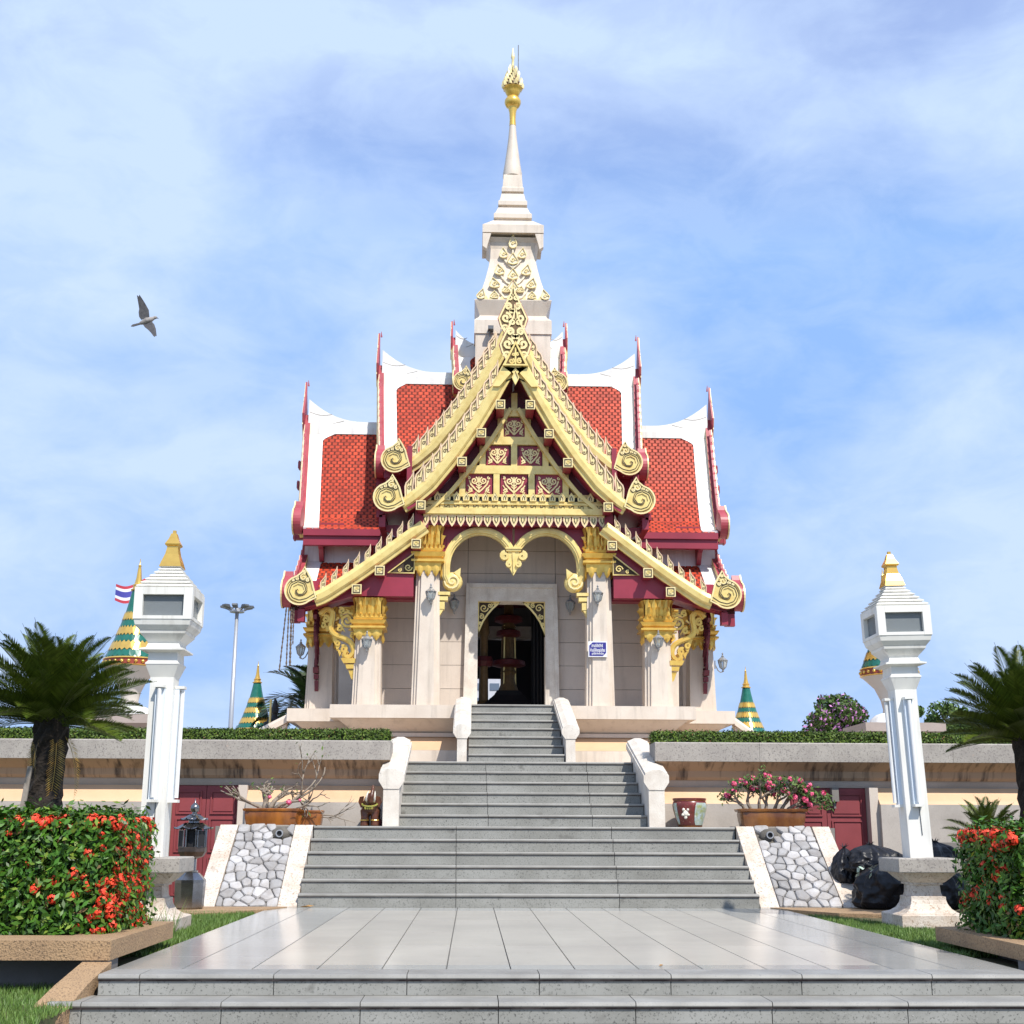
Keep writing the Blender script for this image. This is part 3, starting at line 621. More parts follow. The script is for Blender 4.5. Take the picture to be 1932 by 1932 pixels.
def deck(k, prof, dz, u0, u1, trims=True, tiles=True, trimw=(.31, .58, .36), fascia=(.28, .0), name='roof'):
    n = len(prof); one = prof[0][0] > 0; mb = MB(); parts = {}
    for s in (-1, 1):
        if one: mb = MB()
        parts[s] = mb
        vs = []; q = []
        for v, z in prof:
            ue = u1-(0 if one else LEANU*v); ui = min(ue-.02, max(u0, v))
            vs += [(s*v, -ue, z+dz), (s*v, -ui, z+dz), (s*v, -ui, z+dz-.07), (s*v, -ue, z+dz-.07)]
        for j in range(n-1): q += [(4*j+a, 4*j+(a+1) % 4, 4*j+4+(a+1) % 4, 4*j+4+a) for a in range(4)]
        mb.add(vs, q+[(0, 1, 2, 3), (4*n-4, 4*n-3, 4*n-2, 4*n-1)], [0, 0, 1, 0]*(n-1)+[0, 0])
        v, z = prof[-1]; ue = u1-(0 if one else LEANU*v); ui = min(ue-.1, max(u0, v))
        if fascia: mb.box(*sorted((s*(v-.10), s*(v+.02))), -ue+.01, -ui, z+dz-fascia[0]-.02, z+dz-.072, 1)
        if fascia and not one: mb.box(*sorted((s*(v-.04), s*(v+.07))), -ue+.01, -ui, z+dz-.115, z+dz+.015, 1)
    mm_ = ['maroondark' if not tiles else 'deck', 'maroon']
    O = {q: sp(parts[q], name, mm_, k) for q in (-1, 1)} if one else dict.fromkeys((-1, 1), sp(mb, name, mm_, k))
    Rk = Matrix.Rotation(k*pi/2, 4, 'Z')
    sides = (1, -1) if tiles else ()
    rows = resample(prof, .098)
    for s in sides:
        visible = (k == 1 and s == -1) or (k == 3 and s == 1)
        d0 = 0
        for j, (p, t) in enumerate(rows[1:]):
            z = p.y+dz; nrm = Vector((-t.y*s*-1*-1, 0, t.x))  # outward normal
            tv3 = Vector((s*t.x, 0, t.y)); nv = Vector((-t.y*s, 0, t.x)); xv = Vector((0, 1, 0))
            if tv3.cross(xv).dot(nv) > 0: pass
            off = (j % 2)*.0655; m = int((u1-u0)/.131)+1; ue = u1-(0 if one else LEANU*p.x)
            for i in range(m):
                u = ue-.05-off-.131*i
                if u < max(u0, p.x)+.04: continue
                M4 = Matrix(((xv.x, tv3.x, nv.x, s*p.x+nv.x*.012), (xv.y, tv3.y, nv.y, -u), (xv.z, tv3.z, nv.z, z+nv.z*.012), (0, 0, 0, 1)))
                M4 = M4 @ Matrix.Rotation(-.17, 4, 'X') @ Matrix.Translation((random.uniform(-.003, .003), random.uniform(-.004, .004), random.uniform(0, .003)))
                dd = j*.098
                w = trimw[0]+trimw[1]*max(0, 1-dd/trimw[2])**1.5
                if visible: TILES.append((Rk, M4, O[s], ue-u > w-.1))
    if trims:      # white plaster strip along the gable edge, flaring at the ridge
        for s in (-1, 1):
            fine = resample(prof, .06); vs = []; q = []
            for j, (p, t) in enumerate(fine):
                w = trimw[0]+trimw[1]*max(0, 1-j*.06/trimw[2])**1.5
                nv = Vector((-t.y*s, 0, t.x))
                for h in (-.02, .062):
                    ue = u1-(0 if one else LEANU*p.x)
                    for u in (ue, ue-w): vs.append((s*p.x+nv.x*h, -u, p.y+dz+nv.z*h))
            n = len(fine)
            for j in range(n-1):
                a, b = 4*j, 4*j+4
                q += [(a+2, a+3, b+3, b+2), (a, b, b+1, a+1), (a, a+2, b+2, b), (a+1, b+1, b+3, a+3)]
            q += [(0, 1, 3, 2), (4*n-4, 4*n-2, 4*n-1, 4*n-3)]
            MB().add(vs, q).obj('white_edge', 'white', O[s])
    return O[1]
def ridge(k, dz, u0, u1, o, flare=.52):
    zt = 9.55+dz; L = min(1.25, u1-u0-.1)
    top = [(u0, zt+.20)]+[(u1-L*(1-i/8), zt+.20+flare*(i/8)**2.2) for i in range(9)]
    poly = [(-a, b) for a, b in top]+[(-u1, zt-.06), (-u0, zt-.06)]
    mb = MB().ext(poly, -.085, .085, 0)
    low = [(-a, b-.15-.35*(b-zt-.2)) for a, b in top]
    mb.ext(low+[(-u1, zt-.10), (-u0, zt-.10)], -.13, .13, 0)
    r = mb.obj('ridge_cap', 'white', o)
    # engraved lines of the ridge end
    for s in (-1, 1):
        c = [(-u1+.02+L*.62*i/8, zt+.16-.05*sin(pi*i/8)+.06*(i/8)) for i in range(9)]
        c2 = [(-u1+.02+L*.4*i/8, zt+.42-.05*sin(pi*i/8)-.05*(i/8)) for i in range(9)]
        for cc in (c, c2):
            e = MB()
            for i in range(8):
                (a, b), (a2, b2) = cc[i], cc[i+1]; y = s*.087
                e.add([(y, a, b-.008), (y, a2, b2-.008), (y, a2, b2+.008), (y, a, b+.008), (y*.97, a, b-.008), (y*.97, a2, b2-.008), (y*.97, a2, b2+.008), (y*.97, a, b+.008)], [(0, 1, 2, 3), (0, 1, 5, 4), (2, 3, 7, 6), (7, 6, 5, 4)])
            e.obj('ridge_line', 'coping', o)
PROF3 = PROF[:4]+[(1.25, 7.52)]
for k in range(4):
    T = k in (1, 3)
    d = deck(k, PROF, 0, 2.45, 4.44, T or k == 0, T); ridge(k, 0, 2.4, 4.46, d)
    d = deck(k, PROF, 1.2, 1.0, 2.84, T or k == 0, T, (.30, .5, .35)); ridge(k, 1.2, .8, 2.86, d)
    d = deck(k, PROF3, 1.87, .2, 1.2, T, T, (.3, .3, .3)); ridge(k, 1.87, .5, 1.22, d, .36)
    d = deck(k, LEAN, .04, 1.8, 4.12, T, T, (.30, .50, .6), name='lean_to_roof')
    # clerestory frieze between the two roofs, soffits
    for s in (-1, 1):
        sp(MB().box(*sorted((s*1.90, s*2.0)), -4.16 if T else -3.6, -2.02, 5.95, 6.78), 'frieze', 'white' if T else 'maroon', k)
        for u in (3.8, 2.8): sp(MB().ext([(s*2.003, 6.50), (s*2.44, 6.50), (s*2.44, 6.40), (s*2.30, 6.36), (s*2.10, 6.16), (s*2.003, 6.16)][::s], -u-.045, -u+.045, 1), 'eave_bracket', 'maroon', k)
        sp(MB().box(*sorted((s*2.0, s*2.1)), -2.75, -1.0, 7.6, 8.4), 'upper_frieze', 'maroon', k)
cx_, cy_, cz_ = CAM
cand = []
for Rk, M4, o, vis in TILES:
    p = Rk @ M4.translation; d = (Vector((p.x, p.y+YC, p.z))-CAM).length
    hid = (abs(p.x) < 2.6 and p.z < 7.0) or abs(p.x) > 4.1
    cand.append((d+(0 if vis and not hid else 50), Rk, M4, o))
cand.sort(key=lambda c: c[0])
for c in cand[:300]:
    o = ob('roof_tile', tile_me, c[3]); o.matrix_parent_inverse = Matrix.Identity(4); o.matrix_local = c[2]
V = []; F = []
for c in cand[300:]:
    m = np.array(c[1] @ c[2]); b = len(V)*len(tv)
    V.append(tv @ m[:3, :3].T+m[:3, 3]); F += [tuple(b+i for i in f) for f in tf]
V = np.concatenate(V); me = bpy.data.meshes.new('roof_tiles'); me.from_pydata(V.tolist(), [], F); me.materials.append(M['tilemass']); me.materials.append(M['tilegrime']); me.polygons.foreach_set('material_index', tmi*(len(F)//len(tf)))
ob('roof_tiles', me, SH, (0, 0, -ZT), kind='stuff')

# ---- bargeboards with naga-fin leaves, scrolls and apex finial
BC = [(.0, 9.74), (.2, 9.34), (.43, 8.90), (.77, 8.31), (1.17, 7.72), (1.59, 7.19), (1.94, 6.89), (2.1, 6.79)]
LC = [(1.66, 6.38), (2.02, 6.10), (2.48, 5.74), (2.94, 5.40), (3.44, 5.06), (3.62, 4.99)]
def board(mb, curve, s, y, wu=.10, wl=.10, fl=.06):
    sec = [(wu, .0), (wu, -.05), (wu-.02, -.06), (.025, -.085), (-wl+.03, -.07), (-wl, -.04), (-wl, -.02), (-wl-fl, -.01), (-wl-fl, .07), (wu, .07)]
    ms = [1, 0, 0, 0, 0, 0, 0, 0, 0, 1]; n = len(sec); vs = []
    for i, (x, z) in enumerate(curve):
        a = curve[max(0, i-1)]; b = curve[min(len(curve)-1, i+1)]; l = sqrt((b[0]-a[0])**2+(b[1]-a[1])**2)
        nx, nz_ = -(b[1]-a[1])/l, (b[0]-a[0])/l
        if curve[0][0] == 0 and i == 0: nx, nz_ = 0, 1.9
        for o, d in sec: vs.append((s*(x+nx*o), y+d, z+nz_*o))
    fs = []; mm = []
    for i in range(len(curve)-1):
        for j in range(n): fs.append((i*n+j, i*n+(j+1) % n, (i+1)*n+(j+1) % n, (i+1)*n+j)); mm.append(ms[j])
    fs += [tuple(range(n)), tuple((len(curve)-1)*n+j for j in range(n))]; mm += [0, 0]
    return mb.add(vs, fs, mm)
def dense(curve, step=.1): return [(p.x, p.y) for p, t in resample(curve, step)]+[curve[-1]]
def leaf_mesh(mirror):
    s = mirror
    pl_ = [(-.054, -.07), (-.060, .10), (-.045, .155), (-.005, .20), (.03, .25), (.056, .345), (.062, .22), (.05, .10), (.058, .02)]
    pl_ = [(x*s, z) for x, z in pl_]
    mb = MB().ext(pl_[::s], -.02, .015, 1, 3, 1)
    mb.rib(pl_, .015, -.032, -.02, 0, True)
    ins = [(x*.66, .09+(z-.09)*.76) for x, z in pl_]
    mb.rib(ins, .009, -.024, -.018, 2, True)
    mb.rib(spiral(.003*s, .085, .034, 1.25, .6, s, 9), .010, -.026, -.018, 2)
    mb.rib([(.0*s, .14), (.012*s, .2)], .012, -.024, -.018, 2)
    return mb.mesh('fin_leaf', ['rim', 'rose', 'bronze', 'palegold'])
LEAF = {1: leaf_mesh(1), -1: leaf_mesh(-1)}     # 1 = left slope (rising to the right)
def scroll_mesh(s):
    o = []
    for i in range(15): a = radians(125+i*(360-48-125)/14); o.append((.235*cos(a), .235*sin(a)))
    o += [(.27, -.12), (.225, .03), (.19, .16), (.135, .27), (.065, .385), (.03, .30), (-.045, .235)]
    o = [(x*s, z) for x, z in o]
    mb = MB().ext(o[::s], -.075, .06, 1, 0, 1)
    mb.rib(o, .026, -.10, -.075, 2, True)
    big = [(x*s, z) for x, z in [(.255, -.045), (.12, -.135), (0, -.165), (-.11, -.125), (-.165, -.02), (-.13, .09), (-.03, .14), (.07, .105), (.105, .01), (.055, -.065), (-.02, -.07), (-.055, -.015), (-.02, .03)]]
    big = [(p.x, p.y) for p, t in resample(big, .03)]
    mb.rib(big, .115, -.093, -.073, 0, taper=.28)
    mb.rib([(x, z) for x, z in big], .012, -.099, -.09, 3)
    off = []
    for i in range(len(big)-1):
        dx, dz_ = big[i+1][0]-big[i][0], big[i+1][1]-big[i][1]; l = sqrt(dx*dx+dz_*dz_) or 1; w = .05*(1-.7*i/len(big))
        off.append((big[i][0]-s*dz_/l*w, big[i][1]+s*dx/l*w))
    mb.rib(off, .011, -.098, -.085, 3)
    for cx, cz, r in ((.055, .215, .062), (-.04, .19, .035), (.125, .17, .035), (.075, .305, .03), (-.105, .165, .025)):
        mb.rib(spiral(cx*s, cz, r, 1.3, 1, s, 10), .02, -.092, -.075, 2); mb.rib(spiral(cx*s, cz, r*1.22, .9, 2, s, 8, .9), .009, -.086, -.074, 3)
    return mb.mesh('scroll_end', ['gold', 'rose', 'palegold', 'dark'])
SCR = {1: scroll_mesh(1), -1: scroll_mesh(-1)}
def kite(mb, base, tip, sh, hw, y):
    """apex finial: pointed panel with engraved double scrolls"""
    pl_ = [(0, tip), (hw, sh), (hw*.82, sh-.16*(tip-sh)), (.0, base), (-hw*.82, sh-.16*(tip-sh)), (-hw, sh)]
    pl_ = [(0, tip), (hw*.12, sh+.72*(tip-sh)), (hw, sh), (hw*.85, sh-.15), (.30*hw, base), (-.30*hw, base), (-hw*.85, sh-.15), (-hw, sh), (-hw*.12, sh+.72*(tip-sh))]
    mb.ext(pl_[::-1], y, y+.03, 1, 2, 1); mb.rib(pl_, .034, y-.02, y, 0, True); mb.rib([(x*1.08, z+(.03 if z > sh else 0)) for x, z in pl_], .016, y-.01, y+.028, 1, True)
    H = tip-sh
    for s in (-1, 1):
        for cx, cz, r, a0 in ((.5, sh+.02*H, .40, 0), (.35, sh+.33*H, .27, 1), (.22, sh+.56*H, .17, 2), (.55, sh-.26*H, .24, 2), (.13, sh+.20*H, .15, 1), (.12, sh-.06*H, .15, 2), (.25, sh-.40*H, .2, 1)):
            mb.rib(spiral(s*cx*hw, cz, r*hw, 1.45, pi/2-s*a0, s, 13), .16*hw+.006, y-.018, y, 3)
    mb.rib([(0, sh+.62*H), (-.13*hw, sh+.72*H), (0, sh+.86*H), (.13*hw, sh+.72*H)], .016, y-.022, y, 3, True)
    return mb
def gable(k, u, dz, curve, vmax, apex=True, scale=1., lean=False, skip=0):
    y = -u; gold = k == 0
    c = [p for p in curve if p[0] <= vmax+1e-6]; c = dense(c, .12)
    c = [(x, z+dz) for x, z in c]
    LU = 0 if lean else LEANU; O = {}
    for s in (-1, 1):
        mb = board(MB(), c, s, y); mb.v = [(x, yy+LU*abs(x), z) for x, yy, z in mb.v]; O[s] = sp(mb, 'bargeboard', ['gold', 'rose'], k)
    o = O[1]
    for s in (-1, 1):
        for p, tt in resample(c, .245 if not lean else .245)[1:]:
            if p.x < (.30 if not lean else 1.74) or p.x > c[-1][0]-.03: continue
            n2 = Vector((-tt.y, tt.x)); n2 = n2 if n2.y > 0 else -n2
            shared('fin_leaf', LEAF[-s], O[s], (s*(p.x+n2.x*.085), y-.01+LU*p.x, p.y+n2.y*.085+.01), None, 1.32 if not lean else .84)
        e = c[-1]; shared('scroll_end', SCR[-s], O[s], (s*(e[0]+.25), y-.005+LU*e[0], e[1]+.125), None, scale*1.12)
    if apex:
        hw = .285 if scale == 1 else .2; sh = 9.87+dz; tip = 10.67+dz if scale == 1 else sh+.42
        kite(MB(), 9.42+dz, tip, sh, hw, y-.06).obj('apex_finial', ['palegold', 'rose', 'bronze', 'palegold'], o)
        MB().tube([(0, y, tip-.06), (0, y-.01, tip+.08)], [.02, .004], 6).obj('finial_tip', 'rose', o)
    return o
for k in (0, 1, 3):
    g1 = gable(k, 4.5, 0, BC, 2.1)
    gable(k, 2.9, 1.2, BC, 2.1)
    gable(k, 1.25, 1.9, BC, 1.05, True, .8)
    gable(k, 4.16, .05, [(x*1.012, z) for x, z in LC], 3.70, False, 1., True)
    if k == 0: G1 = g1
    # purlin ends poking out under the boards
    for s in (-1, 1):
        for x, z in ((.28, 8.67), (.632, 8.12), (.985, 7.57), (1.735, 6.75), (1.81, 6.05), (2.465, 5.54), (2.875, 5.19)):
            fy = -4.60+LEANU*x if z > 6.3 else -4.26
            q = MB().box(s*x-.075, s*x+.075, fy, -2.9, z-.075, z+.075)
            po = sp(q, 'purlin', 'maroon', k)
            cp = MB().box(s*x-.088, s*x+.088, fy-.035, fy-.002, z-.088, z+.088, 0).rib([(s*x-.06, z-.06), (s*x+.06, z-.06), (s*x+.06, z+.06), (s*x-.06, z+.06)], .02, fy-.045, fy-.036, 1, True)
            cp.rib(spiral(s*x, z, .042, 1.2, 0, 1, 9), .018, fy-.048, fy-.036, 2).obj('purlin_cap', ['palegold', 'dark', 'gold'] if k == 0 else ['rose', 'dark', 'maroon'], po)
    pd = MB().ext([(0, 9.2), (-.43, 8.62), (-.77, 8.04), (-1.17, 7.45), (-1.59, 6.97), (-1.85, 6.8), (1.85, 6.8), (1.59, 6.97), (1.17, 7.45), (.77, 8.04), (.43, 8.62)], -3.88, -3.82, 1)
    PD = sp(pd, 'pediment', 'maroondark', k)
    if k == 0: PED = PD
    for s in (-1, 1):
        sp(MB().ext([(s*1.86, 6.12), (s*3.9, 4.90), (s*3.9, 4.84), (s*2.95, 5.12), (s*1.86, 5.12)][::s], -3.98, -3.75, 1), 'gable_infill', 'maroon', k)
        for b in ((*sorted((s*1.83, s*3.4)), -3.72, -3.45, 5.103, 5.37), (*sorted((s*1.70, s*1.86)), -4.05, -3.4, 6.40, 7.0), (*sorted((s*1.35, s*1.82)), -3.75, -3.4, 6.482, 7.0)): sp(MB().box(*b), 'beam', 'maroon', k)
# front pediment: gilded frame, heart panels
fr = MB()
for za, zb, hw in ((8.65, 8.80, .30), (8.08, 8.235, .62), (7.50, 7.66, .95), (7.045, 7.095, 1.55)): fr.box(-hw, hw, -3.96, -3.882, za, zb)
for za, zb, xs in ((8.80, 9.12, (0,)), (8.236, 8.649, (-.26, .26)), (7.661, 8.079, (-.60, 0, .60)), (7.096, 7.499, (-.98, -.332, .332, .98))):
    for x in xs: fr.box(x-.058, x+.058, -3.955, -3.882, za, zb)
for s in (-1, 1):
    rf = [(s*(x-.36), z-.12) for x, z in dense([p for p in BC if p[0] > .3], .15)]
    fr.rib(rf, .075, -4.05, -3.9, 0); fr.rib([(s*(x-.10), z-.06) for x, z in dense([p for p in BC if p[0] > .3], .15)], .10, -4.3, -3.95, 1)
fr.obj('pediment_frame', ['gold', 'maroon'], PED)
def heart_panel(w, h):
    mb = MB().box(-w/2, w/2, -.0, .02, -h/2, h/2, 0)
    for s in (-1, 1):
        mb.rib(spiral(s*w*.17, h*.17, h*.19, 1.5, pi/2+s*.4, s, 13), .026, -.022, 0, 1)
        mb.rib([(s*w*.36, h*.18), (s*w*.30, -h*.02), (s*w*.14, -h*.24), (0, -h*.40)], .028, -.02, 0, 1)
        mb.rib(spiral(s*w*.34, -h*.28, h*.11, 1.2, 1, s, 9), .022, -.02, 0, 1); mb.rib(spiral(s*w*.38, h*.30, h*.08, 1, 2, s, 7), .02, -.02, 0, 1)
        mb.rib([(s*w*.12, h*.02), (0, -h*.1)], .02, -.018, 0, 1); mb.rib([(s*w*.1, -h*.10), (0, -h*.22)], .02, -.018, 0, 1)
        mb.rib([(s*w*.42, -h*.05), (s*w*.24, -h*.36), (s*w*.42, -h*.42)], .02, -.018, 0, 1)
    mb.rib([(0, h*.36), (0, -h*.36)], .02, -.02, 0, 1)
    return mb.mesh('heart_panel', ['maroon', 'palegold'])
HP = [heart_panel(.42, .38), heart_panel(.50, .40)]
for x, z, q in ((0, 8.44, 0), (-.315, 7.87, 0), (.315, 7.87, 0), (-.665, 7.30, 1), (0, 7.30, 1), (.665, 7.30, 1)): shared('heart_panel', HP[q], PED, (x, -3.905, z))
ap = MB().ext([(-.21, 9.43), (.21, 9.43), (0, 9.86)], -4.60, -4.56, 1, 1).rib([(-.215, 9.44), (.215, 9.44), (0, 9.89)], .07, -4.65, -4.59, 0, True)
for s in (-1, 1): ap.rib(spiral(s*.075, 9.525, .058, 1.4, 1, s, 11), .03, -4.625, -4.6, 0).rib(spiral(s*.04, 9.66, .036, 1.2, 1, s, 8), .024, -4.625, -4.6, 0)
ap.ext([(-.235, 9.425), (-.15, 9.425), (0, 9.235), (.15, 9.425), (.235, 9.425), (.42, 9.03), (.30, 9.03), (0, 9.40), (-.30, 9.03), (-.42, 9.03)][::-1], -4.585, -4.5, 1, 0)
ap.rib([(0, 9.05), (.062, 9.19), (0, 9.33), (-.062, 9.19)], .022, -4.64, -4.6, 0, True).ext([(0, 9.05), (.062, 9.19), (0, 9.33), (-.062, 9.19)], -4.615, -4.588, 1, 2)
ap.rib([(0, 9.46), (0, 9.80)], .03, -4.622, -4.6, 0).obj('apex_panel', ['gold', 'bronze', 'palegold'], G1)
# entablature
en = MB().box(-1.70, 1.70, -4.0, -3.6, 6.80, 6.948).box(-1.72, 1.72, -4.03, -3.6, 6.875, 6.90).box(-1.72, 1.72, -4.06, -3.6, 6.685, 6.798).box(-1.70, 1.70, -4.02, -3.6, 6.655, 6.684)
EN = sp(en, 'entablature', 'gold')
MB().box(-1.66, 1.66, -3.93, -3.87, 6.949, 7.044).obj('leaf_ground', 'black', EN)
MB().box(-1.70, 1.70, -3.95, -3.7, 6.49, 6.654).obj('leaf_ground', 'maroon', EN)
lp_ = [(-.055, 0), (-.06, .06), (-.035, .11), (0, .165), (.035, .11), (.06, .06), (.055, 0)]
lm = MB().ext(lp_, -.01, .02, 1, 0).rib(lp_, .013, -.02, -.008, 1, True).rib([(-.022, .02), (-.02, .06), (0, .10), (.02, .06), (.022, .02)], .012, -.02, -.009, 2).mesh('lotus_leaf', ['palegold', 'gold', 'dark'])
hp_ = [(-.062, .0), (-.066, -.08), (-.04, -.15), (0, -.21), (.04, -.15), (.066, -.08), (.062, 0)]
hm = MB().ext(hp_[::-1], -.01, .02, 1, 0, 3).rib(hp_, .016, -.022, -.008, 1, True).rib([(-.025, -.03), (-.028, -.08), (0, -.14), (.028, -.08), (.025, -.03)], .014, -.022, -.009, 2).mesh('hanging_leaf', ['palegold', 'rim', 'dark', 'rose'])
dm = MB().rib([(-.045, .03), (-.045, -.005), (.0, -.005), (.0, .02), (.045, .02), (.045, -.025)], .012, -.008, 0, 0).mesh('fret', ['dark'])
for i in range(19): x = -1.62+.18*i; shared('lotus_leaf', lm, EN, (x, -4.02, 6.95))
for i in range(21): shared('hanging_leaf', hm, EN, (-1.66+.166*i, -4.0, 6.66))
for i in range(19): shared('fret', dm, EN, (-1.62+.18*i, -4.0, 6.838))
# twin arch
cz0 = 5.72
def half(s): return [(s*(-1.20), 5.42), (s*(-1.262), 5.55)]+[(s*(-.62-.645*cos(a)), cz0+.70*sin(a)) for a in [radians(8*i) for i in range(0, 20)]]+[(s*-.02, 6.03)]
ar = MB()
for s in (-1, 1):
    h_ = half(s); k_ = len(h_)
    ar.rib(h_, .15, -3.80, -3.70, 0); ar.rib(h_, .085, -3.84, -3.80, 0); ar.rib(h_, .02, -3.855, -3.84, 2)
    ar.lathe([(.19, 0), (.17, .05), (.1, .09), (.03, .10)], 18, (0, 0), 0)
    nv_ = len(ar.v)
    for i in range(nv_-72, nv_):
        x, y, z = ar.v[i]; ar.v[i] = (s*-1.14+x, -3.74-z, 5.44+y)
    ar.rib(spiral(s*-1.14, 5.44, .15, 1.6, pi if s > 0 else 0, s, 18), .03, -3.86, -3.80, 1)
    ar.ext([(s*(-1.0), 5.50), (s*(-.99), 5.70), (s*(-1.12), 5.61)][::s], -3.82, -3.74, 1, 0)
AR = sp(ar, 'twin_arch', ['gold', 'palegold', 'gold'], 0)
spn = MB()
for s in (-1, 1):
    h_ = [p for p in half(s) if p[1] > 5.7]
    for i in range(len(h_)-1):
        (a, b), (c, d) = h_[i], h_[i+1]
        if abs(a-c) > 1e-4: spn.ext([(a, b), (c, d), (c, 6.66), (a, 6.66)][::-s], -3.74, -3.68, 1)
    spn.ext([(s*1.40, 5.7), (s*1.262, 5.7), (s*1.262, 6.66), (s*1.40, 6.66)][::s], -3.74, -3.68, 1)
spn.obj('arch_spandrel', 'maroon', AR)
pn = MB().box(-.155, .155, -3.88, -3.68, 6.06, 6.09).box(-.14, .14, -3.86, -3.68, 6.02, 6.058).ext([(-.10, 6.02), (-.14, 5.86), (-.10, 5.74), (0, 5.56), (.10, 5.74), (.14, 5.86), (.10, 6.02)][::-1], -3.83, -3.72, 1)
for s in (-1, 1):
    pn.rib(spiral(s*.165, 5.93, .085, 1.5, pi/2, -s, 16), .05, -3.88, -3.74, 0); pn.rib(spiral(s*.085, 5.77, .06, 1.4, pi/2, -s, 12), .035, -3.87, -3.76, 0)
pn.rib([(0, 5.99), (0, 5.62)], .05, -3.86, -3.82, 0, taper=.3)
pn.obj('arch_pendant', 'gold', AR)
for s in (-1, 1):
    MB().box(*sorted((s*1.18, s*1.40)), -3.84, -3.62, 5.18, 5.24).box(*sorted((s*1.22, s*1.40)), -3.82, -3.62, 5.08, 5.16).box(*sorted((s*1.28, s*1.40)), -3.80, -3.62, 4.92, 5.06).ext([(s*1.30, 4.915), (s*1.40, 4.915), (s*1.40, 4.74)][::s], -3.79, -3.64, 1).obj('arch_corbel', 'stone' if 0 else 'gold', AR)
    tp = MB().ext([(s*2.30, 5.56), (s*1.86, 5.90), (s*1.86, 5.56)][::s], -4.005, -3.985, 1, 1).rib([(s*2.33, 5.55), (s*1.85, 5.93), (s*1.85, 5.55)], .028, -4.03, -4.0, 0, True)
    tp.rib(spiral(s*1.96, 5.66, .075, 1.4, 0, s, 12), .022, -4.02, -4.0, 0).rib(spiral(s*2.12, 5.61, .04, 1.2, 1, s, 8), .018, -4.02, -4.0, 0); sp(tp, 'corner_panel', ['gold', 'dark'])
# carved eave brackets
BR = [(-3.583, 4.80), (-3.50, 4.90), (-3.42, 4.90), (-3.357, 4.843), (-3.355, 4.75), (-3.373, 4.668), (-3.385, 4.552), (-3.35, 4.475), (-3.28, 4.42), (-3.11, 4.357), (-3.0, 4.29), (-2.955, 4.20), (-2.945, 4.116), (-2.97, 4.05), (-3.03, 4.012), (-3.10, 4.03), (-3.11, 4.09), (-3.06, 4.14)]
def bracket(s, plain):
    f = lambda pts: [(-s*(x+.0)*-1*-1 if 0 else (x if s < 0 else -x), z) for x, z in pts]
    mb = MB(); S2 = f(dense(BR, .05)); mb.rib(S2, .10, -3.75, -3.62, 0); mb.rib(S2, .05, -3.79, -3.75, 0)
    for cx, cz, r, t in ((-3.08, 4.70, .16, 1.9), (-3.48, 4.72, .075, 1.4), (-3.20, 4.88, .06, 1.3), (-2.98, 4.42, .055, 1.3), (-3.13, 4.17, .07, 1.4), (-2.95, 4.60, .05, 1.2), (-3.22, 4.55, .06, 1.3), (-3.25, 4.27, .05, 1.2), (-3.52, 4.60, .045, 1.2)):
        mb.rib(f(spiral(cx, cz, r, t, 2.2, -1, 20)), .042, -3.745, -3.65, 0)
    for i in range(9):
        a = 2*pi*i/9; mb.rib(f([(-3.08+.17*cos(a), 4.70+.17*sin(a)), (-3.08+.22*cos(a+.35), 4.70+.22*sin(a+.35))]), .035, -3.735, -3.66, 0, taper=.3)
    for (a, b) in ((-3.30, 4.33), (-3.25, 4.20), (-3.20, 4.10), (-3.45, 4.55), (-3.12, 4.0)): mb.ext(f([(a-.05, b+.07), (a+.05, b+.03), (a+.0, b-.07)]), -3.73, -3.66, 1)
    mb.ext(f([(-3.17, 3.99), (-2.90, 3.99), (-2.90, 3.90), (-3.12, 3.90)]), -3.82, -3.60, 1); mb.ext(f([(-3.08, 3.88), (-2.90, 3.88), (-2.90, 3.80), (-3.06, 3.80)]), -3.80, -3.60, 1)
    mb.ext(f([(-3.03, 3.78), (-2.90, 3.78), (-2.90, 3.58), (-2.97, 3.62)]), -3.77, -3.60, 1)
    return mb
for k in (0, 1, 3):
    for s in (-1, 1):
        mb = bracket(s, k)
        if k: mb.v = [(x, -3.7+(y+3.7)*.42, 4.9+(z-4.9)*1.1) for x, y, z in mb.v]
        sp(mb, 'eave_bracket_carving', 'richgold' if k == 0 else 'maroondark', k)
# ---- spire
SP_ = [(0.83, 9.9), (0.83, 11.595), (0.859, 11.597), (0.859, 11.917), (0.759, 12.02), (0.741, 12.068), (0.859, 12.388), (0.859, 12.408)]
body = [(0.80, 12.41), (0.70, 12.70), (0.62, 13.0), (0.555, 13.3), (0.515, 13.55), (0.505, 13.80), (0.53, 13.95), (0.60, 14.05)]
up = [(.697, 14.12), (.697, 14.314), (.64, 14.36), (.46, 14.53), (.385, 14.54), (.385, 14.60), (.438, 14.62), (.438, 14.725), (.40, 14.76), (.335, 14.925), (.275, 14.93), (.275, 14.985), (.335, 15.0), (.335, 15.10), (.30, 15.135), (.26, 15.32), (.205, 15.325), (.205, 15.37), (.256, 15.385), (.256, 15.48), (.235, 15.515), (.21, 15.84)]
cone = [(0.225, 15.862), (0.225, 15.97), (0.185, 16.22), (0.145, 16.534), (0.103, 16.884), (0.076, 17.234)]
gold = [(0.08, 17.236), (0.072, 17.412), (0.08, 17.59), (0.103, 17.679), (0.107, 17.723), (0.16, 17.758), (0.194, 17.833), (0.194, 17.898), (0.16, 17.964), (0.114, 18.008), (0.133, 18.038), (0.175, 18.117), (0.191, 18.183), (0.236, 18.227)]
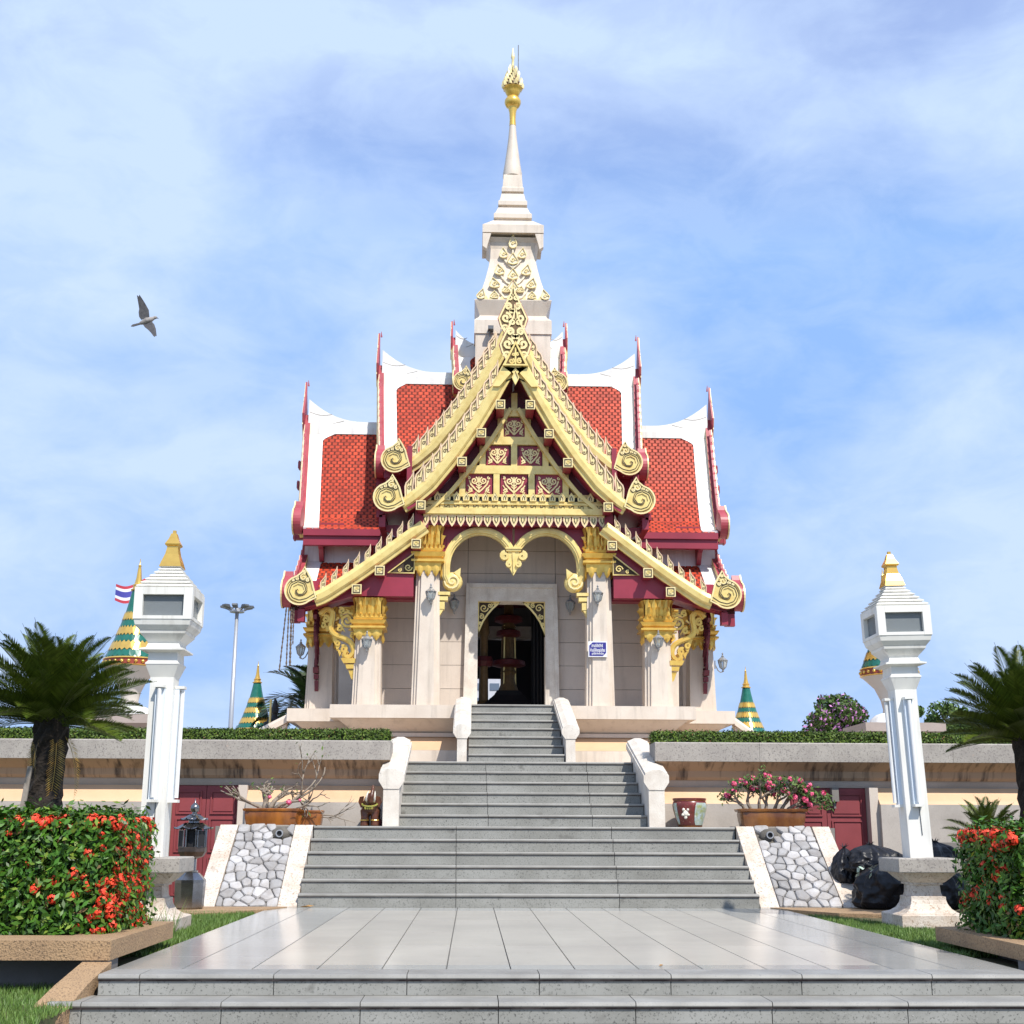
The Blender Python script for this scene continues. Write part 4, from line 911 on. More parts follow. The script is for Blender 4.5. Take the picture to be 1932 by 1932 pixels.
bud = [(0.21, 18.228), (0.225, 18.294), (0.18, 18.431), (0.125, 18.569), (0.07, 18.706), (0.04, 18.798), (0.028, 19.027), (0.05, 19.082), (0.046, 19.109), (0.006, 19.35)]
c_ = (.065, 0)
SPI = sp(MB().lathe(SP_, c=c_, sq=True), 'spire_base', 'stone')
MB().lathe(body, c=c_, sq=True).obj('spire_body', 'stone', SPI); MB().lathe(up, c=c_, sq=True).obj('spire_tier', 'stone', SPI)
MB().lathe(cone, 20, c_).obj('spire_cone', 'stone', SPI, smooth=2); MB().lathe(gold, 24, c_).obj('spire_neck', 'richgold', SPI, smooth=2)
bd = MB().lathe([(r*.86 if z < 18.75 else r, z) for r, z in bud], 20, c_, [1]*5+[0]*4)
for ring, (z, r, n) in enumerate(((18.25, .235, 10), (18.33, .22, 9), (18.42, .185, 8), (18.52, .15, 7), (18.60, .12, 6), (18.67, .09, 6), (18.73, .06, 5))):
    for i in range(n):
        a = 2*pi*(i+.5*(ring % 2))/n; ca, sa = cos(a), sin(a); w = r*2.0/n
        def q(rr, t, zz): return (c_[0]+rr*ca-t*sa, rr*sa+t*ca, zz)
        bd.add([q(r-.03, -w, z), q(r+.03, 0, z-.01), q(r-.03, w, z), q(r-.0, -w*.8, z+.07), q(r+.04, 0, z+.075), q(r-.0, w*.8, z+.07), q(r+.012, 0, z+.15)], [(0, 1, 4, 3), (1, 2, 5, 4), (3, 4, 6), (4, 5, 6)])
bd.obj('spire_bud', ['palegold', 'bronze'], SPI, smooth=2)
MB().tube([(.2, .1, 18.0), (.2, .1, 19.5)], .012, 5).obj('lightning_rod', 'iron', SPI)
# gilded flame tree on the spire's front face
def face_y(z): return -np.interp(z, [p[1] for p in body+up[:2]], [p[0] for p in body+up[:2]])-.0
orn = MB()
def bloom(x, z, w, h, lean):
    y = face_y(z); pts = [(x-.15*w, z), (x-.5*w, z+.10*h), (x-.6*w, z+.30*h), (x-.36*w+lean*.3, z+.6*h), (x+lean, z+h), (x+.36*w+lean*.3, z+.6*h), (x+.6*w, z+.30*h), (x+.5*w, z+.10*h), (x+.15*w, z)]
    orn.ext(pts[::-1], y-.06, y+.03, 1, 0); orn.rib(pts, .018, y-.085, y-.055, 1, True); orn.rib(spiral(x, z+h*.35, w*.3, 1.3, 0, 1, 8), .02, y-.08, y-.055, 1)
bx = .065
for x, z, w, h, l in ((0, 13.80, .15, .33, 0), (-.21, 13.55, .16, .25, -.02), (.21, 13.55, .16, .25, .02), (0, 13.38, .2, .28, 0), (-.30, 13.10, .19, .25, -.04), (.30, 13.10, .19, .25, .04), (0, 12.98, .2, .26, 0), (-.41, 12.74, .2, .24, -.05), (.41, 12.74, .2, .24, .05), (0, 12.62, .22, .3, 0), (-.16, 12.62, .15, .14, -.03), (.16, 12.62, .15, .14, .03), (-.42, 12.44, .16, .17, 0), (.42, 12.44, .16, .17, 0), (-.72, 12.42, .16, .24, .05), (.72, 12.42, .16, .24, -.05)): bloom(bx+x, z, w, h, l)
def st_(pts):
    for i in range(len(pts)-1):
        y = face_y((pts[i][1]+pts[i+1][1])/2); orn.rib([(bx+pts[i][0], pts[i][1]), (bx+pts[i+1][0], pts[i+1][1])], .035, y-.05, y+.04, 0)
st_([(0, 12.45), (0, 12.8), (0, 13.2), (0, 13.5), (0, 13.82)])
for s in (-1, 1):
    st_([(0, 13.30), (s*.09, 13.38), (s*.17, 13.48), (s*.21, 13.58)]); st_([(0, 12.85), (s*.12, 12.88), (s*.22, 13.0), (s*.30, 13.14)]); st_([(0, 12.48), (s*.18, 12.47), (s*.28, 12.6), (s*.33, 12.72), (s*.41, 12.78)])
    for x in (.1, .25, .5, .6): orn.ext([(bx+s*x-.05, 12.405), (bx+s*x+.05, 12.405), (bx+s*x, 12.5)], -.86, -.78, 1, 1)
orn.obj('spire_ornament', ['creamgold', 'palegold'], SPI)
for s in (-1, 1):      # corner brackets beneath the spire cap
    MB().ext([(bx+s*.50, 14.10), (bx+s*.69, 14.10), (bx+s*.69, 13.78), (bx+s*.60, 13.72), (bx+s*.57, 13.85)][::s], -.69, -.52, 1).obj('spire_corner_bracket', 'stone', SPI)
fl = MB().tube([(-.45, -.88, 11.55), (-.45, -.95, 11.62)], .02, 6).box(-.49, -.37, -1.07, -.87, 11.62, 11.70).tube([(-.45, -.95, 11.3), (-.45, -.95, 11.62)], .012, 5); fl.obj('spire_floodlight', 'iron', SPI)

# ================================================================== LAMP POSTS, LANTERNS, SIGN
def lamp_post(x, y, lean, label):
    t = thing('lamp_post', label, 'lamp post', (x, y, -.05), 0, 'white lantern posts on stone pedestals'); D = (0, 0, .05)
    MB().lathe([(.34, -.05), (.34, .105), (.325, .115)], sq=True).lathe([(.325, .1155), (.27, .13), (.22, .165), (.19, .215), (.18, .255), (.18, .285), (.155, .29), (.145, .32), (.14, .40), (.165, .405), (.165, .425), (.18, .43), (.225, .47), (.275, .525)], sq=True).obj('pedestal', 'cheek', t, D)
    MB().lathe([(.33, .526), (.335, .535), (.335, .66), (.325, .67)], sq=True).obj('pedestal_slab', 'coping', t, D)
    pst = MB().lathe([(.121, .671), (.117, 2.38), (.118, 2.42), (.165, 2.545)], sq=True).lathe([(.168, 2.546), (.168, 2.56), (.15, 2.575), (.145, 2.665), (.19, 2.675), (.222, 2.685), (.222, 2.70), (.17, 2.715), (.155, 2.76), (.165, 2.78), (.225, 2.85), (.232, 2.88)], sq=True)
    P_ = pst.obj('post', 'postwhite', t, D, (0, lean, 0))
    hd = MB().lathe([(.235, 2.881), (.245, 2.895), (.272, 2.93), (.285, 2.985)], sq=True); H_ = 3.31
    fr = MB()
    for s in (-1, 1):        # open window frames on four faces
        fr.box(*sorted((s*.205, s*.292)), -.292, -.205, 2.986, H_).box(*sorted((s*.205, s*.292)), .205, .292, 2.986, H_)
    fr.box(-.204, .204, -.292, -.21, 3.235, H_).box(-.204, .204, .21, .292, 3.235, H_).box(-.292, -.21, -.204, .204, 3.235, H_).box(.21, .292, -.204, .204, 3.235, H_)
    fr.box(-.204, .204, -.29, -.22, 2.986, 3.02).box(-.204, .204, .22, .29, 2.986, 3.02).box(-.29, -.22, -.204, .204, 2.986, 3.02).box(.22, .29, -.204, .204, 2.986, 3.02)
    head = hd.obj('lantern_box', 'postwhite', P_); fr.obj('lantern_frame', 'postwhite', P_)
    for q in range(4):
        MB().box(-.204, .204, -.245, -.238, 3.021, 3.234).obj('pane', 'pane', P_, (0, 0, 0), q*pi/2)
    MB().box(-.15, .15, -.15, .15, 2.99, 3.0).tube([(-.06, 0, 3.0), (-.06, 0, 3.17)], .03, 8).tube([(.06, 0, 3.0), (.06, 0, 3.17)], .03, 8).obj('bulb', 'white', P_)
    rf = []
    for i in range(6): w = .285-.034*i; z = H_+.001+.041*i; rf += [(w-.022, z), (w, z+.010), (w, z+.020), (w-.034, z+.037)]
    rf += [(.112, H_+.25)]
    MB().lathe(rf, sq=True).obj('stepped_roof', 'postwhite', P_)
    MB().lathe([(.112, 3.562), (.095, 3.62), (.068, 3.70), (.056, 3.765), (.056, 3.785), (.072, 3.795), (.076, 3.808), (.045, 3.87), (.028, 3.925), (.016, 3.93), (.016, 3.96)], sq=True).obj('gilded_cap', 'stupagold', P_)
    s = 1 if x < 0 else -1
    MB().box(-.045, .045, -.165, -.119, 1.2, 2.33).box(*sorted((s*.119, s*.165)), -.045, .045, 1.2, 2.33).obj('tube_bracket', 'lampblue', P_)
    tb = MB().tube([(.0, -.19, 1.235), (.0, -.19, 2.30)], .021, 8).tube([(s*.19, .0, 1.235), (s*.19, 0, 2.30)], .021, 8)
    tb.obj('fluorescent_tube', 'white', P_, smooth=2)
    for z in (1.19, 2.31):
        box('tube_cap', -.05, .05, -.215, -.12, z, z+.028, 'postwhite', P_); box('tube_cap', *sorted((s*.12, s*.215)), -.05, .05, z, z+.028, 'postwhite', P_)
    MB().tube([(0.02, -.123, 1.19), (.025, -.124, .9)], .005, 5).obj('cable', 'iron', P_)
lamp_post(3.98, 13.72, -.026, 'right white lantern post before the black rubbish bags, gilded cap and tubes on its sides')
lamp_post(-3.86, 13.05, -.002, 'left white lantern post beside the red-flowered hedge and steel burner, gilded cap and side tubes')
def lantern_meshes():
    q = []
    cage = MB().lathe([(.028, -.10), (.06, -.07), (.085, .03), (.09, .055)], 6, (0, -.16), 0); q.append(('glass', cage.mesh('glass', 'lampglass')))
    fr = MB()
    for i in range(6):
        a = pi/3*i; c, s_ = cos(a), sin(a); fr.tube([(.03*c, -.16+.03*s_, -.10), (.064*c, -.16+.064*s_, -.07), (.09*c, -.16+.09*s_, .03), (.094*c, -.16+.094*s_, .06)], .008, 4)
    fr.lathe([(.10, .055), (.105, .065), (.07, .095), (.035, .125), (.022, .13), (.03, .145), (.012, .165), (.012, .18), (.02, .19), (.003, .22)], 8, (0, -.16)).lathe([(.008, -.16), (.025, -.14), (.014, -.125), (.04, -.10)], 8, (0, -.16))
    q.append(('lantern_frame', fr.mesh('lantern_frame', 'pewter')))
    arm = MB().tube([(0, -.01, -.02), (0, -.06, -.13), (0, -.11, -.17), (0, -.155, -.155)], .012, 5).box(-.03, .03, -.014, 0, -.10, .06); q.append(('bracket_arm', arm.mesh('bracket_arm', 'pewter')))
    return q
LQ = lantern_meshes()
for x, y, z, rot, lab in ((-1.53, 23.28, 5.13, 0, 'wall lantern high on the tall column left of the twin arch'), (1.55, 23.28, 5.13, 0, 'wall lantern high on the tall column right of the arch, above the blue sign'),
        (-2.68, 23.3, 4.24, 0, 'wall lantern under the gilded capital of the short left column'), (2.66, 23.3, 4.30, 0, 'wall lantern under the gilded capital of the short right column'),
        (-1.12, 24.58, 5.18, 0, 'wall lantern on the stone wall left of the door'), (1.14, 24.58, 5.18, 0, 'wall lantern on the shaded stone wall right of the door'),
        (-3.90, 24.5, 4.28, -pi/2, 'wall lantern on the outermost left column, seen against the sky by the palm'), (3.94, 24.5, 4.08, pi/2, 'wall lantern on the outermost right column, seen against the sky')):
    t = thing('wall_lantern', lab, 'wall lamp', (x, y, z), rot, 'small glass wall lanterns on the shrine')
    for n_, me in LQ: ob(n_, me, t)
# blue notice
t = thing('notice_sign', 'blue notice with white Thai lettering on the right tall column', 'sign', (1.545, 23.22, 4.165))
MB().box(-.172, .172, -.012, .02, -.142, .142).obj('sign_plate', 'signwhite', t)
MB().ext([(-.155, .065), (-.095, .125), (.155, .125), (.155, -.065), (.095, -.125), (-.155, -.125)][::-1], -.016, -.012, 1).obj('sign_field', 'signblue', t)
def text(body, size, x, z, parent, m, y=-.019, w=None):
    cu = bpy.data.curves.new('txt', 'FONT'); cu.body = body; cu.size = size; cu.align_x = 'CENTER'; cu.extrude = .0008; cu.resolution_u = 3; cu.offset = size*.018
    o = bpy.data.objects.new('tmp', cu); COL.objects.link(o)
    me = bpy.data.meshes.new_from_object(o.evaluated_get(bpy.context.evaluated_depsgraph_get())); bpy.data.objects.remove(o)
    me.materials.clear(); me.materials.append(M[m])
    wd = max(v.co.x for v in me.vertices)-min(v.co.x for v in me.vertices) if len(me.vertices) else 1
    k = (w/wd) if w else 1
    return ob('lettering', me, parent, (x, y, z), (pi/2, 0, 0), (k, 1, 1))
text('สถานที่ศักดิ์สิทธิ์', .078, -.01, .038, t, 'signwhite', w=.21); text('ห้ามมิให้จุดธูปเทียน', .078, .0, -.045, t, 'signwhite', w=.27); text('มูลนิธิศาลหลักเมือง', .05, .0, -.098, t, 'signwhite', w=.22)

# ================================================================== PLANTS
def hedge_mesh(name, faces, dens, size, mats, thick=.03, top_shoot=0):
    P = []; Nn = []
    for o, a, b, n in faces:
        o, a, b, n = map(np.array, (o, a, b, n)); k = int(np.linalg.norm(a)*np.linalg.norm(b)*dens)
        uv = rng.uniform(0, 1, (k, 2)); P.append(o+uv[:, :1]*a+uv[:, 1:]*b+n*rng.normal(0, thick, (k, 1))); Nn.append(np.tile(n, (k, 1)))
    P = np.concatenate(P); Nn = unit(np.concatenate(Nn)+rng.normal(0, .55, P.shape)+np.array([0, 0, .35]))
    A, B = leaf_axes(Nn, size); r_ = rng.uniform(size=len(P))
    return quadcloud(name, P, A, B, mats, np.where(r_ < .13, 1, np.where(r_ > .975, 2, 0)) if isinstance(mats, list) else None)
def top_hedge(x0, x1, label):
    t = thing('box_hedge', label, 'hedge', ((x0+x1)/2, 19.05, 2.19), 0, 'clipped hedges along the terrace wall'); L_ = (-(x0+x1)/2, -19.05, -2.19)
    ya, yb, za, zb = 18.86, 19.26, 2.19, 2.345
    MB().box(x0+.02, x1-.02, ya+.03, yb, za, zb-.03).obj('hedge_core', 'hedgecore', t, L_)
    f = [((x0, ya, za), (x1-x0, 0, 0), (0, 0, zb-za), (0, -1, 0)), ((x0, ya, zb), (x1-x0, 0, 0), (0, yb-ya, 0), (0, 0, 1)), ((x0, ya, za), (0, yb-ya, 0), (0, 0, zb-za), (-1, 0, 0)), ((x1, ya, za), (0, yb-ya, 0), (0, 0, zb-za), (1, 0, 0))]
    ob('foliage', hedge_mesh('foliage', f, 4600, .022, ['hedge', 'ixoranew', 'ixoradead'], .016), t, L_)
top_hedge(-9.5, -1.96, 'long low clipped hedge on the left terrace wall'); top_hedge(1.93, 9.5, 'long low clipped hedge on the right terrace wall')
def cluster_mesh(m, n, r, ps, seed):
    q = np.random.default_rng(seed); d = unit(q.normal(size=(n, 3))+np.array([0, 0, .5])); P = d*r*q.uniform(.55, 1, (n, 1))
    rr = unit(q.normal(size=(n, 3))); tt = unit(np.cross(d, rr)); bb = np.cross(d, tt); s = ps*(1+.3*q.uniform(-1, 1, (n, 1)))
    return quadcloud('flower_cluster', P, tt*s, bb*s*.7, m)
RF = [cluster_mesh('redflower', 46, .042, .015, i) for i in range(4)]
def flower_hedge(sgn):
    t = thing('flowering_hedge', 'clipped %s hedge dotted with red flower heads in the %s planter' % (('sunlit', 'left') if sgn < 0 else ('shaded', 'right')), 'hedge', (sgn*4.5, 10.5, .15), 0, 'red flowering hedges'); L_ = (-sgn*4.5, -10.5, -.15)
    x0, x1, ya, yb, za, zb = 3.43, 7.2, 9.93, 11.05, .14, (1.0 if sgn < 0 else .93)
    xa, xb = sorted((sgn*x0, sgn*x1))
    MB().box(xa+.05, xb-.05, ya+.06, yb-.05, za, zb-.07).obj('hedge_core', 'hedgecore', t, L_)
    f = [((xa, ya, za), (xb-xa, 0, 0), (0, 0, zb-za), (0, -1, 0)), ((xa, ya, zb), (xb-xa, 0, 0), (0, yb-ya, 0), (0, 0, 1)), ((sgn*x0, ya, za), (0, yb-ya, 0), (0, 0, zb-za), (-sgn, 0, 0))]
    ob('foliage', hedge_mesh('foliage', f, 4200, .032, ['ixora', 'ixoranew', 'ixoradead'], .045), t, L_)
    n = 1300; P = np.stack([rng.uniform(xa, xb, n), rng.uniform(ya+.1, yb, n), zb+rng.uniform(0, .07, n)], 1); A = np.stack([rng.normal(0, .012, n), rng.normal(0, .012, n), rng.uniform(.03, .055, n)], 1); B = unit(rng.normal(size=(n, 3)))*.008
    ob('shoots', quadcloud('shoots', P, A, B, 'ixora'), t, L_)
    spots = []
    if sgn < 0:
        for i in range(150):
            y = rng.uniform(ya, yb); z = rng.uniform(za+.02, zb); spots.append((sgn*x0+.02, y, z))
        for i in range(9):
            x = -x0-abs(rng.normal(0, .07)); spots.append((x, ya-.02, rng.uniform(za, zb)))
        for i in range(13): spots.append((rng.uniform(-4.3, -x0), ya-.02, rng.uniform(za+.05, zb-.05)))
        for i in range(24): spots.append((rng.uniform(-4.35, -x0), ya+rng.uniform(-.02, .06), zb-rng.uniform(-.02, .05)))
    else:
        for i in range(26): spots.append((x0-.02, rng.uniform(ya, yb), zb-abs(rng.normal(0, .05))))
        for i in range(26): spots.append((x0-.02, rng.uniform(ya, yb), rng.uniform(.35, zb)))
        for i in range(20): spots.append((x0+rng.uniform(0, .3), rng.uniform(ya, yb), zb+.01))
    for i, p in enumerate(spots):
        o = ob('flower_head', RF[i % 4], t, (p[0]-sgn*4.5, p[1]-10.5, p[2]-.15), (rng.uniform(0, 6), rng.uniform(-.5, .5), rng.uniform(0, 6)), float(rng.uniform(.6, 1.35)))
flower_hedge(-1); flower_hedge(1)

def frond_mesh(name, L, rise, droop, nl, ll, lw, m, vee=.5, seed=0):
    """an arching frond: midrib tube plus paired leaflets; grows along +x"""
    q = np.random.default_rng(seed); n = 12; pts = []
    for i in range(n+1):
        s = i/n; pts.append(Vector((L*s*(1-.15*s*droop), 0, rise*L*s-droop*L*s*s)))
    P, A, B = [], [], []
    for i in range(nl):
        s = .10+.9*i/(nl-1); f = s*n; j = min(n-1, int(f)); p = pts[j].lerp(pts[j+1], f-j); t = (pts[j+1]-pts[j]).normalized()
        up = Vector((0, 1, 0)).cross(t)*-1; l = ll*(sin(pi*min(1, .12+s*.93))**.6)*(1+.1*q.uniform(-1, 1))
        for sd in (-1, 1):
            d = (Vector((0, sd, 0))*.78+t*.55+up*vee*(1+.2*q.uniform(-1, 1))).normalized(); c = p+d*l*.5
            w = t.cross(d).cross(d).normalized()*lw
            P.append(c[:]); A.append((d*l*.5)[:]); B.append(w[:])
    me = quadcloud(name, np.array(P), np.array(A), np.array(B), m)
    bm = bmesh.new(); bm.from_mesh(me); k0 = len(bm.verts); ring = []
    for i, p in enumerate(pts):
        r = .009*(1-.8*i/n)*(L/.9)**.5
        ring.append([bm.verts.new(p+Vector((0, r*cos(a), r*sin(a)))) for a in (0, 2.1, 4.2)])
    for i in range(n):
        for j in range(3): bm.faces.new((ring[i][j], ring[i][(j+1) % 3], ring[i+1][(j+1) % 3], ring[i+1][j]))
    bm.to_mesh(me); bm.free(); return me
CY = [frond_mesh('frond', .92, .14+.10*i, .16+.08*(i % 3), 70, .19, .0062, 'cycad', .42, i) for i in range(5)]
CYO = frond_mesh('frond', .55, -.3, .7, 34, .11, .0045, 'cycadyellow', .3, 9)
def cycad(x, y, z0, zc, lean, label, n, seed, sc=1.):
    q = random.Random(seed); t = thing('sago_palm', label, 'palm', (x, y, z0), 0, 'sago palms in the planters')
    H = zc-z0; mb = MB(); k = 16; prof = 22
    vs = []; fs_ = []
    for j in range(prof+1):
        for i in range(k):
            r = .142*(1.0+.10*q.uniform(-1, 1)+(.08 if (i+j) % 2 else -.06)); a = 2*pi*i/k
            vs.append((lean*j/prof+r*cos(a), r*sin(a), H*j/prof))
    for j in range(prof):
        for i in range(k): fs_.append((j*k+i, j*k+(i+1) % k, (j+1)*k+(i+1) % k, (j+1)*k+i))
    mb.add(vs, fs_+[tuple(prof*k+i for i in range(k))]).obj('trunk', 'bark', t)
    for i in range(n):
        e = i/n; el = radians(80-88*e**.85+q.uniform(-6, 6)); a = 2.39996*i+q.uniform(-.2, .2)
        o = ob('frond', CY[i % 5], t, (lean+.05*cos(a), .05*sin(a), H-.02-.12*e), (0, -el, a), sc*q.uniform(.85, 1.05)*(0.8 if e < .2 else 1))
    for i in range(4):
        a = q.uniform(pi, 2*pi)+.2; ob('frond', CYO, t, (lean+.1*cos(a), .1*sin(a), H-.2), (0, radians(q.uniform(25, 50)), a), q.uniform(.7, 1.0))
cycad(-4.50, 11.55, .15, 1.96, .03, 'large sago palm with dark fronds and yellowed skirt behind the left hedge', 120, 3, .95)
cycad(5.60, 14.5, -.03, 2.06, -.03, 'dark sago palm partly cut by the right edge of the picture', 110, 5, 1.15)
t = thing('plank', 'grey weathered plank leaning on the left sago palm trunk', 'plank', (-4.60, 11.3, 1.0)); MB().add([(-.035, -.02, -.3), (.02, -.02, -.3), (.05, .06, .46), (.01, .06, .46), (-.035, .0, -.3), (.02, .0, -.3), (.05, .08, .46), (.01, .08, .46)], [(0, 1, 2, 3), (7, 6, 5, 4), (0, 4, 5, 1), (1, 5, 6, 2), (2, 6, 7, 3), (3, 7, 4, 0)]).obj('board', 'wood', t)
# small cycad at the right wall
t = thing('sago_palm', 'small young sago palm at the foot of the right terrace wall', 'palm', (6.25, 17.6, .5), 0, 'sago palms in the planters')
for i in range(26): ob('frond', CY[i % 5], t, (0, 0, .25), (0, -radians(70-60*i/26), 2.4*i), .75)
MB().lathe([(.16, -.5), (.15, .25), (.08, .3)], 10).obj('trunk', 'bark', t)
# feather palm behind the left columns
PF = [frond_mesh('palm_frond', 2.3, .75, .75+.15*i, 56, .66, .024, 'palmleaf', .05, 20+i) for i in range(3)]
t = thing('feather_palm', 'feather palm with drooping fronds behind the left side of the shrine', 'palm', (-4.7, 32.5, 2))
for i in range(26): ob('palm_frond', PF[i % 3], t, (0, 0, 1.7), (0, -radians(55-80*(i/26)), pi*.55+2.399*i), .85)
MB().tube([(0, 0, 0), (0, 0, 1.75)], [.16, .12], 8).obj('trunk', 'trunk', t)
def blob_tree(name, label, x, y, z, rx, rz, n, size, mats, trunk_h, seed, clumps=14, flower=0, grp=None, cat='tree'):
    q = np.random.default_rng(seed); t = thing(name, label, cat, (x, y, z), 0, grp); P = []; Nn = []
    lim = MB(); lim.tube([(0, 0, 0), (.05*rx, 0, trunk_h*.6), (0, 0, trunk_h)], [.09*rx, .07*rx, .05*rx], 7)
    for i in range(clumps):
        d = unit(q.normal(size=(1, 3)))[0]; d[2] = d[2]*.9+.15; c = np.array([d[0]*rx, d[1]*rx, trunk_h+rz*(.55+d[2]*.75)])*np.array([1, 1, 1])*1.0; c[:2] *= q.uniform(.35, 1)
        r = rx*q.uniform(.22, .42); k = n//clumps; dd = unit(q.normal(size=(k, 3))); P.append(c+dd*r*q.uniform(.35, 1.05, (k, 1))**.6*np.array([1, 1, .8])); Nn.append(dd)
        lim.tube([(0, 0, trunk_h*.8), tuple((c*np.array([.5, .5, .6])+np.array([0, 0, trunk_h*.38]))), tuple(c)], [.045*rx, .03*rx, .01*rx], 5)
    lim.obj('trunk', 'trunk', t)
    P = np.concatenate(P); Nn = unit(np.concatenate(Nn)+q.normal(0, .8, P.shape)); A, B = leaf_axes(Nn, size, .5)
    mi = (q.uniform(size=len(P)) < flower*(P[:, 2] > trunk_h)).astype(int) if flower else None
    ob('crown', quadcloud('crown', P, A, B, mats, mi), t)
blob_tree('bougainvillea', 'bougainvillea bush with mauve flowers behind the right hedge', 11.15, 42, 3.2, 1.25, 1.0, 9000, .075, ['treeleaf', 'purple'], .5, 4, 24, .2, cat='bush')
for i, (x, y, rx, lab) in enumerate(((18.6, 56, .9, 'small dark tree with a loose crown just left of the right lantern post'), (21.2, 58, 1.5, 'dark tree with a broken crown between the right lantern post and palm'), (23.6, 62, 1.5, 'dark tree half hidden by the fronds of the right sago palm'))):
    blob_tree('far_tree', lab, x, y, 3.6, rx, 1.0, 2600, .10, 'treeleaf', 1.2+.35*i*(i < 2), 30+i, 11, 0, 'trees beyond the right side')
blob_tree('far_tree', 'low green shrub behind the right hedge beside the bougainvillea', 12.9, 40, 3.3, .8, .3, 1500, .08, 'treeleaf', .3, 40, 9)

# ================================================================== POTS, BONSAI, STATUES
def branchy(mb, p, d, l, r, depth, q, tips, spread=.7, up=.1):
    pts = [p]; c = Vector(p); dd = Vector(d)
    for i in range(3):
        dd = (dd+Vector((q.uniform(-1, 1), q.uniform(-.6, .6), q.uniform(-1, 1)))*.35+Vector((0, 0, up*.3))).normalized(); c = c+dd*l/3; pts.append(c.copy())
    mb.tube(pts, [r, r*.85, r*.7, r*.6], 5)
    if depth == 0: tips.append((c.copy(), dd.copy())); return
    for i in range(2 if q.random() < .6 else 3):
        nd = (dd+Vector((q.uniform(-1, 1), q.uniform(-.5, .5), q.uniform(-.8, .9)))*spread).normalized()
        branchy(mb, pts[q.choice((2, 3))], nd, l*q.uniform(.65, .9), r*.62, depth-1, q, tips, spread, up)
PKF = [cluster_mesh('pink', 22, .038, .02, 50+i) for i in range(3)]
def bonsai(x, y, z, w, d, h, m, label, seed, lush, main):
    q = random.Random(seed); t = thing('potted_adenium', label, 'potted plant', (x, y, z), 0, 'glazed trough pots with desert roses')
    sec = [(-w*.47, 0), (-w*.485, h*.45), (-w*.5, h*.8), (-w*.53, h*.9)]
    vs = []; fs_ = []
    for f, zz in ((.93, 0), (.97, .3*h), (1, .7*h), (.98, .8*h), (1.06, .86*h), (1.08, .97*h), (1.0, h), (.93, .93*h)):
        for i in range(28):
            a = 2*pi*i/28; ex = 5.0; c_, s_ = cos(a), sin(a); rr = (abs(c_)**ex+abs(s_)**ex)**(-1/ex)
            wav = (.012*sin(i*pi) + (.016*h*3 if (i % 2) else 0)) if f > 1.05 else 0
            vs.append((w/2*f*rr*c_, d/2*f*rr*s_, zz-wav*.6))
    for j in range(7):
        for i in range(28): fs_.append((j*28+i, j*28+(i+1) % 28, (j+1)*28+(i+1) % 28, (j+1)*28+i))
    fs_ += [tuple(range(27, -1, -1)), tuple(7*28+i for i in range(28))]
    MB().add(vs, fs_).obj('pot', m, t, smooth=2)
    tips = []; br = MB()
    for p, dr, l, r, dep in main: branchy(br, Vector(p), Vector(dr).normalized(), l, r, dep, q, tips)
    br.obj('branches', 'branch', t, smooth=True)
    P, Nn = [], []
    for c, dd in tips:
        k = int(lush*q.uniform(.4, 1.4))
        for i in range(k):
            P.append((c+Vector((q.uniform(-1, 1), q.uniform(-1, 1), q.uniform(-.6, 1)))*.07)[:]); Nn.append((q.uniform(-1, 1), q.uniform(-1.3, .4), q.uniform(.2, 1)))
    if P:
        A, B = leaf_axes(unit(np.array(Nn)), .036, .36); ob('leaves', quadcloud('leaves', np.array(P), A, B, 'treeleaf'), t)
    return t, tips
t, tips = bonsai(-3.48, 18.12, ZL+.012, .74, .42, .22, 'pot', 'amber glazed trough with a nearly bare, spreading desert rose on the left stair cheek', 5, 1.6, [((-.1, 0, .2), (-.25, 0, .9), .15, .06, 3), ((-.05, 0, .2), (.5, -.1, .8), .2, .045, 3), ((.02, 0, .2), (.9, -.1, .65), .34, .035, 3), ((-.12, 0, .2), (-1, -.1, .35), .30, .03, 2), ((.1, .02, .2), (.8, -.2, .35), .34, .028, 3), ((.25, 0, .2), (1, -.2, .1), .30, .02, 2)])
for p, s in (((.24, -.17, .30), 1.1), ((-.03, -.12, .37), .8), ((.38, -.1, .33), .6)): ob('flower_cluster', PKF[0], t, p, None, s)
t2, _ = bonsai(-3.02, 18.32, ZL+.012, .42, .3, .2, 'pot', 'smaller amber glazed pot at the right rear of the left cheek', 6, 0, [((-.1, 0, .18), (.3, -.1, .5), .2, .014, 1), ((.1, -.02, .15), (1, -.2, -.1), .28, .013, 2), ((0.12, 0, .15), (.8, -.3, -.4), .3, .011, 1)])
t, tips = bonsai(3.44, 18.12, ZL+.012, .92, .5, .24, 'pottwo', 'brown glazed trough with a leafy pink-flowered desert rose on the right stair cheek', 11, 14, [((x, 0, .2), (x*2.2+.1*(-1)**i, -.25, .8-.5*abs(x)), .15+.02*(i % 3), .032, 3) for i, x in enumerate((-.34, -.25, -.16, -.06, .04, .13, .22, .31, .38))])
q = random.Random(2)
for i, (c, dd) in enumerate(tips):
    if q.random() < .36: ob('flower_cluster', PKF[i % 3], t, c+Vector((0, -.04, .03)), (q.uniform(0, 3), 0, q.uniform(0, 6)), q.uniform(.7, 1.3))
for p in ((-.52, -.1, .58), (-.42, -.1, .62), (-.25, -.1, .66), (-.02, -.1, .68), (-.28, -.15, .52), (.45, -.2, .36), (.52, -.15, .30), (.3, -.2, .4)): ob('flower_cluster', PKF[1], t, p, None, 1.2)
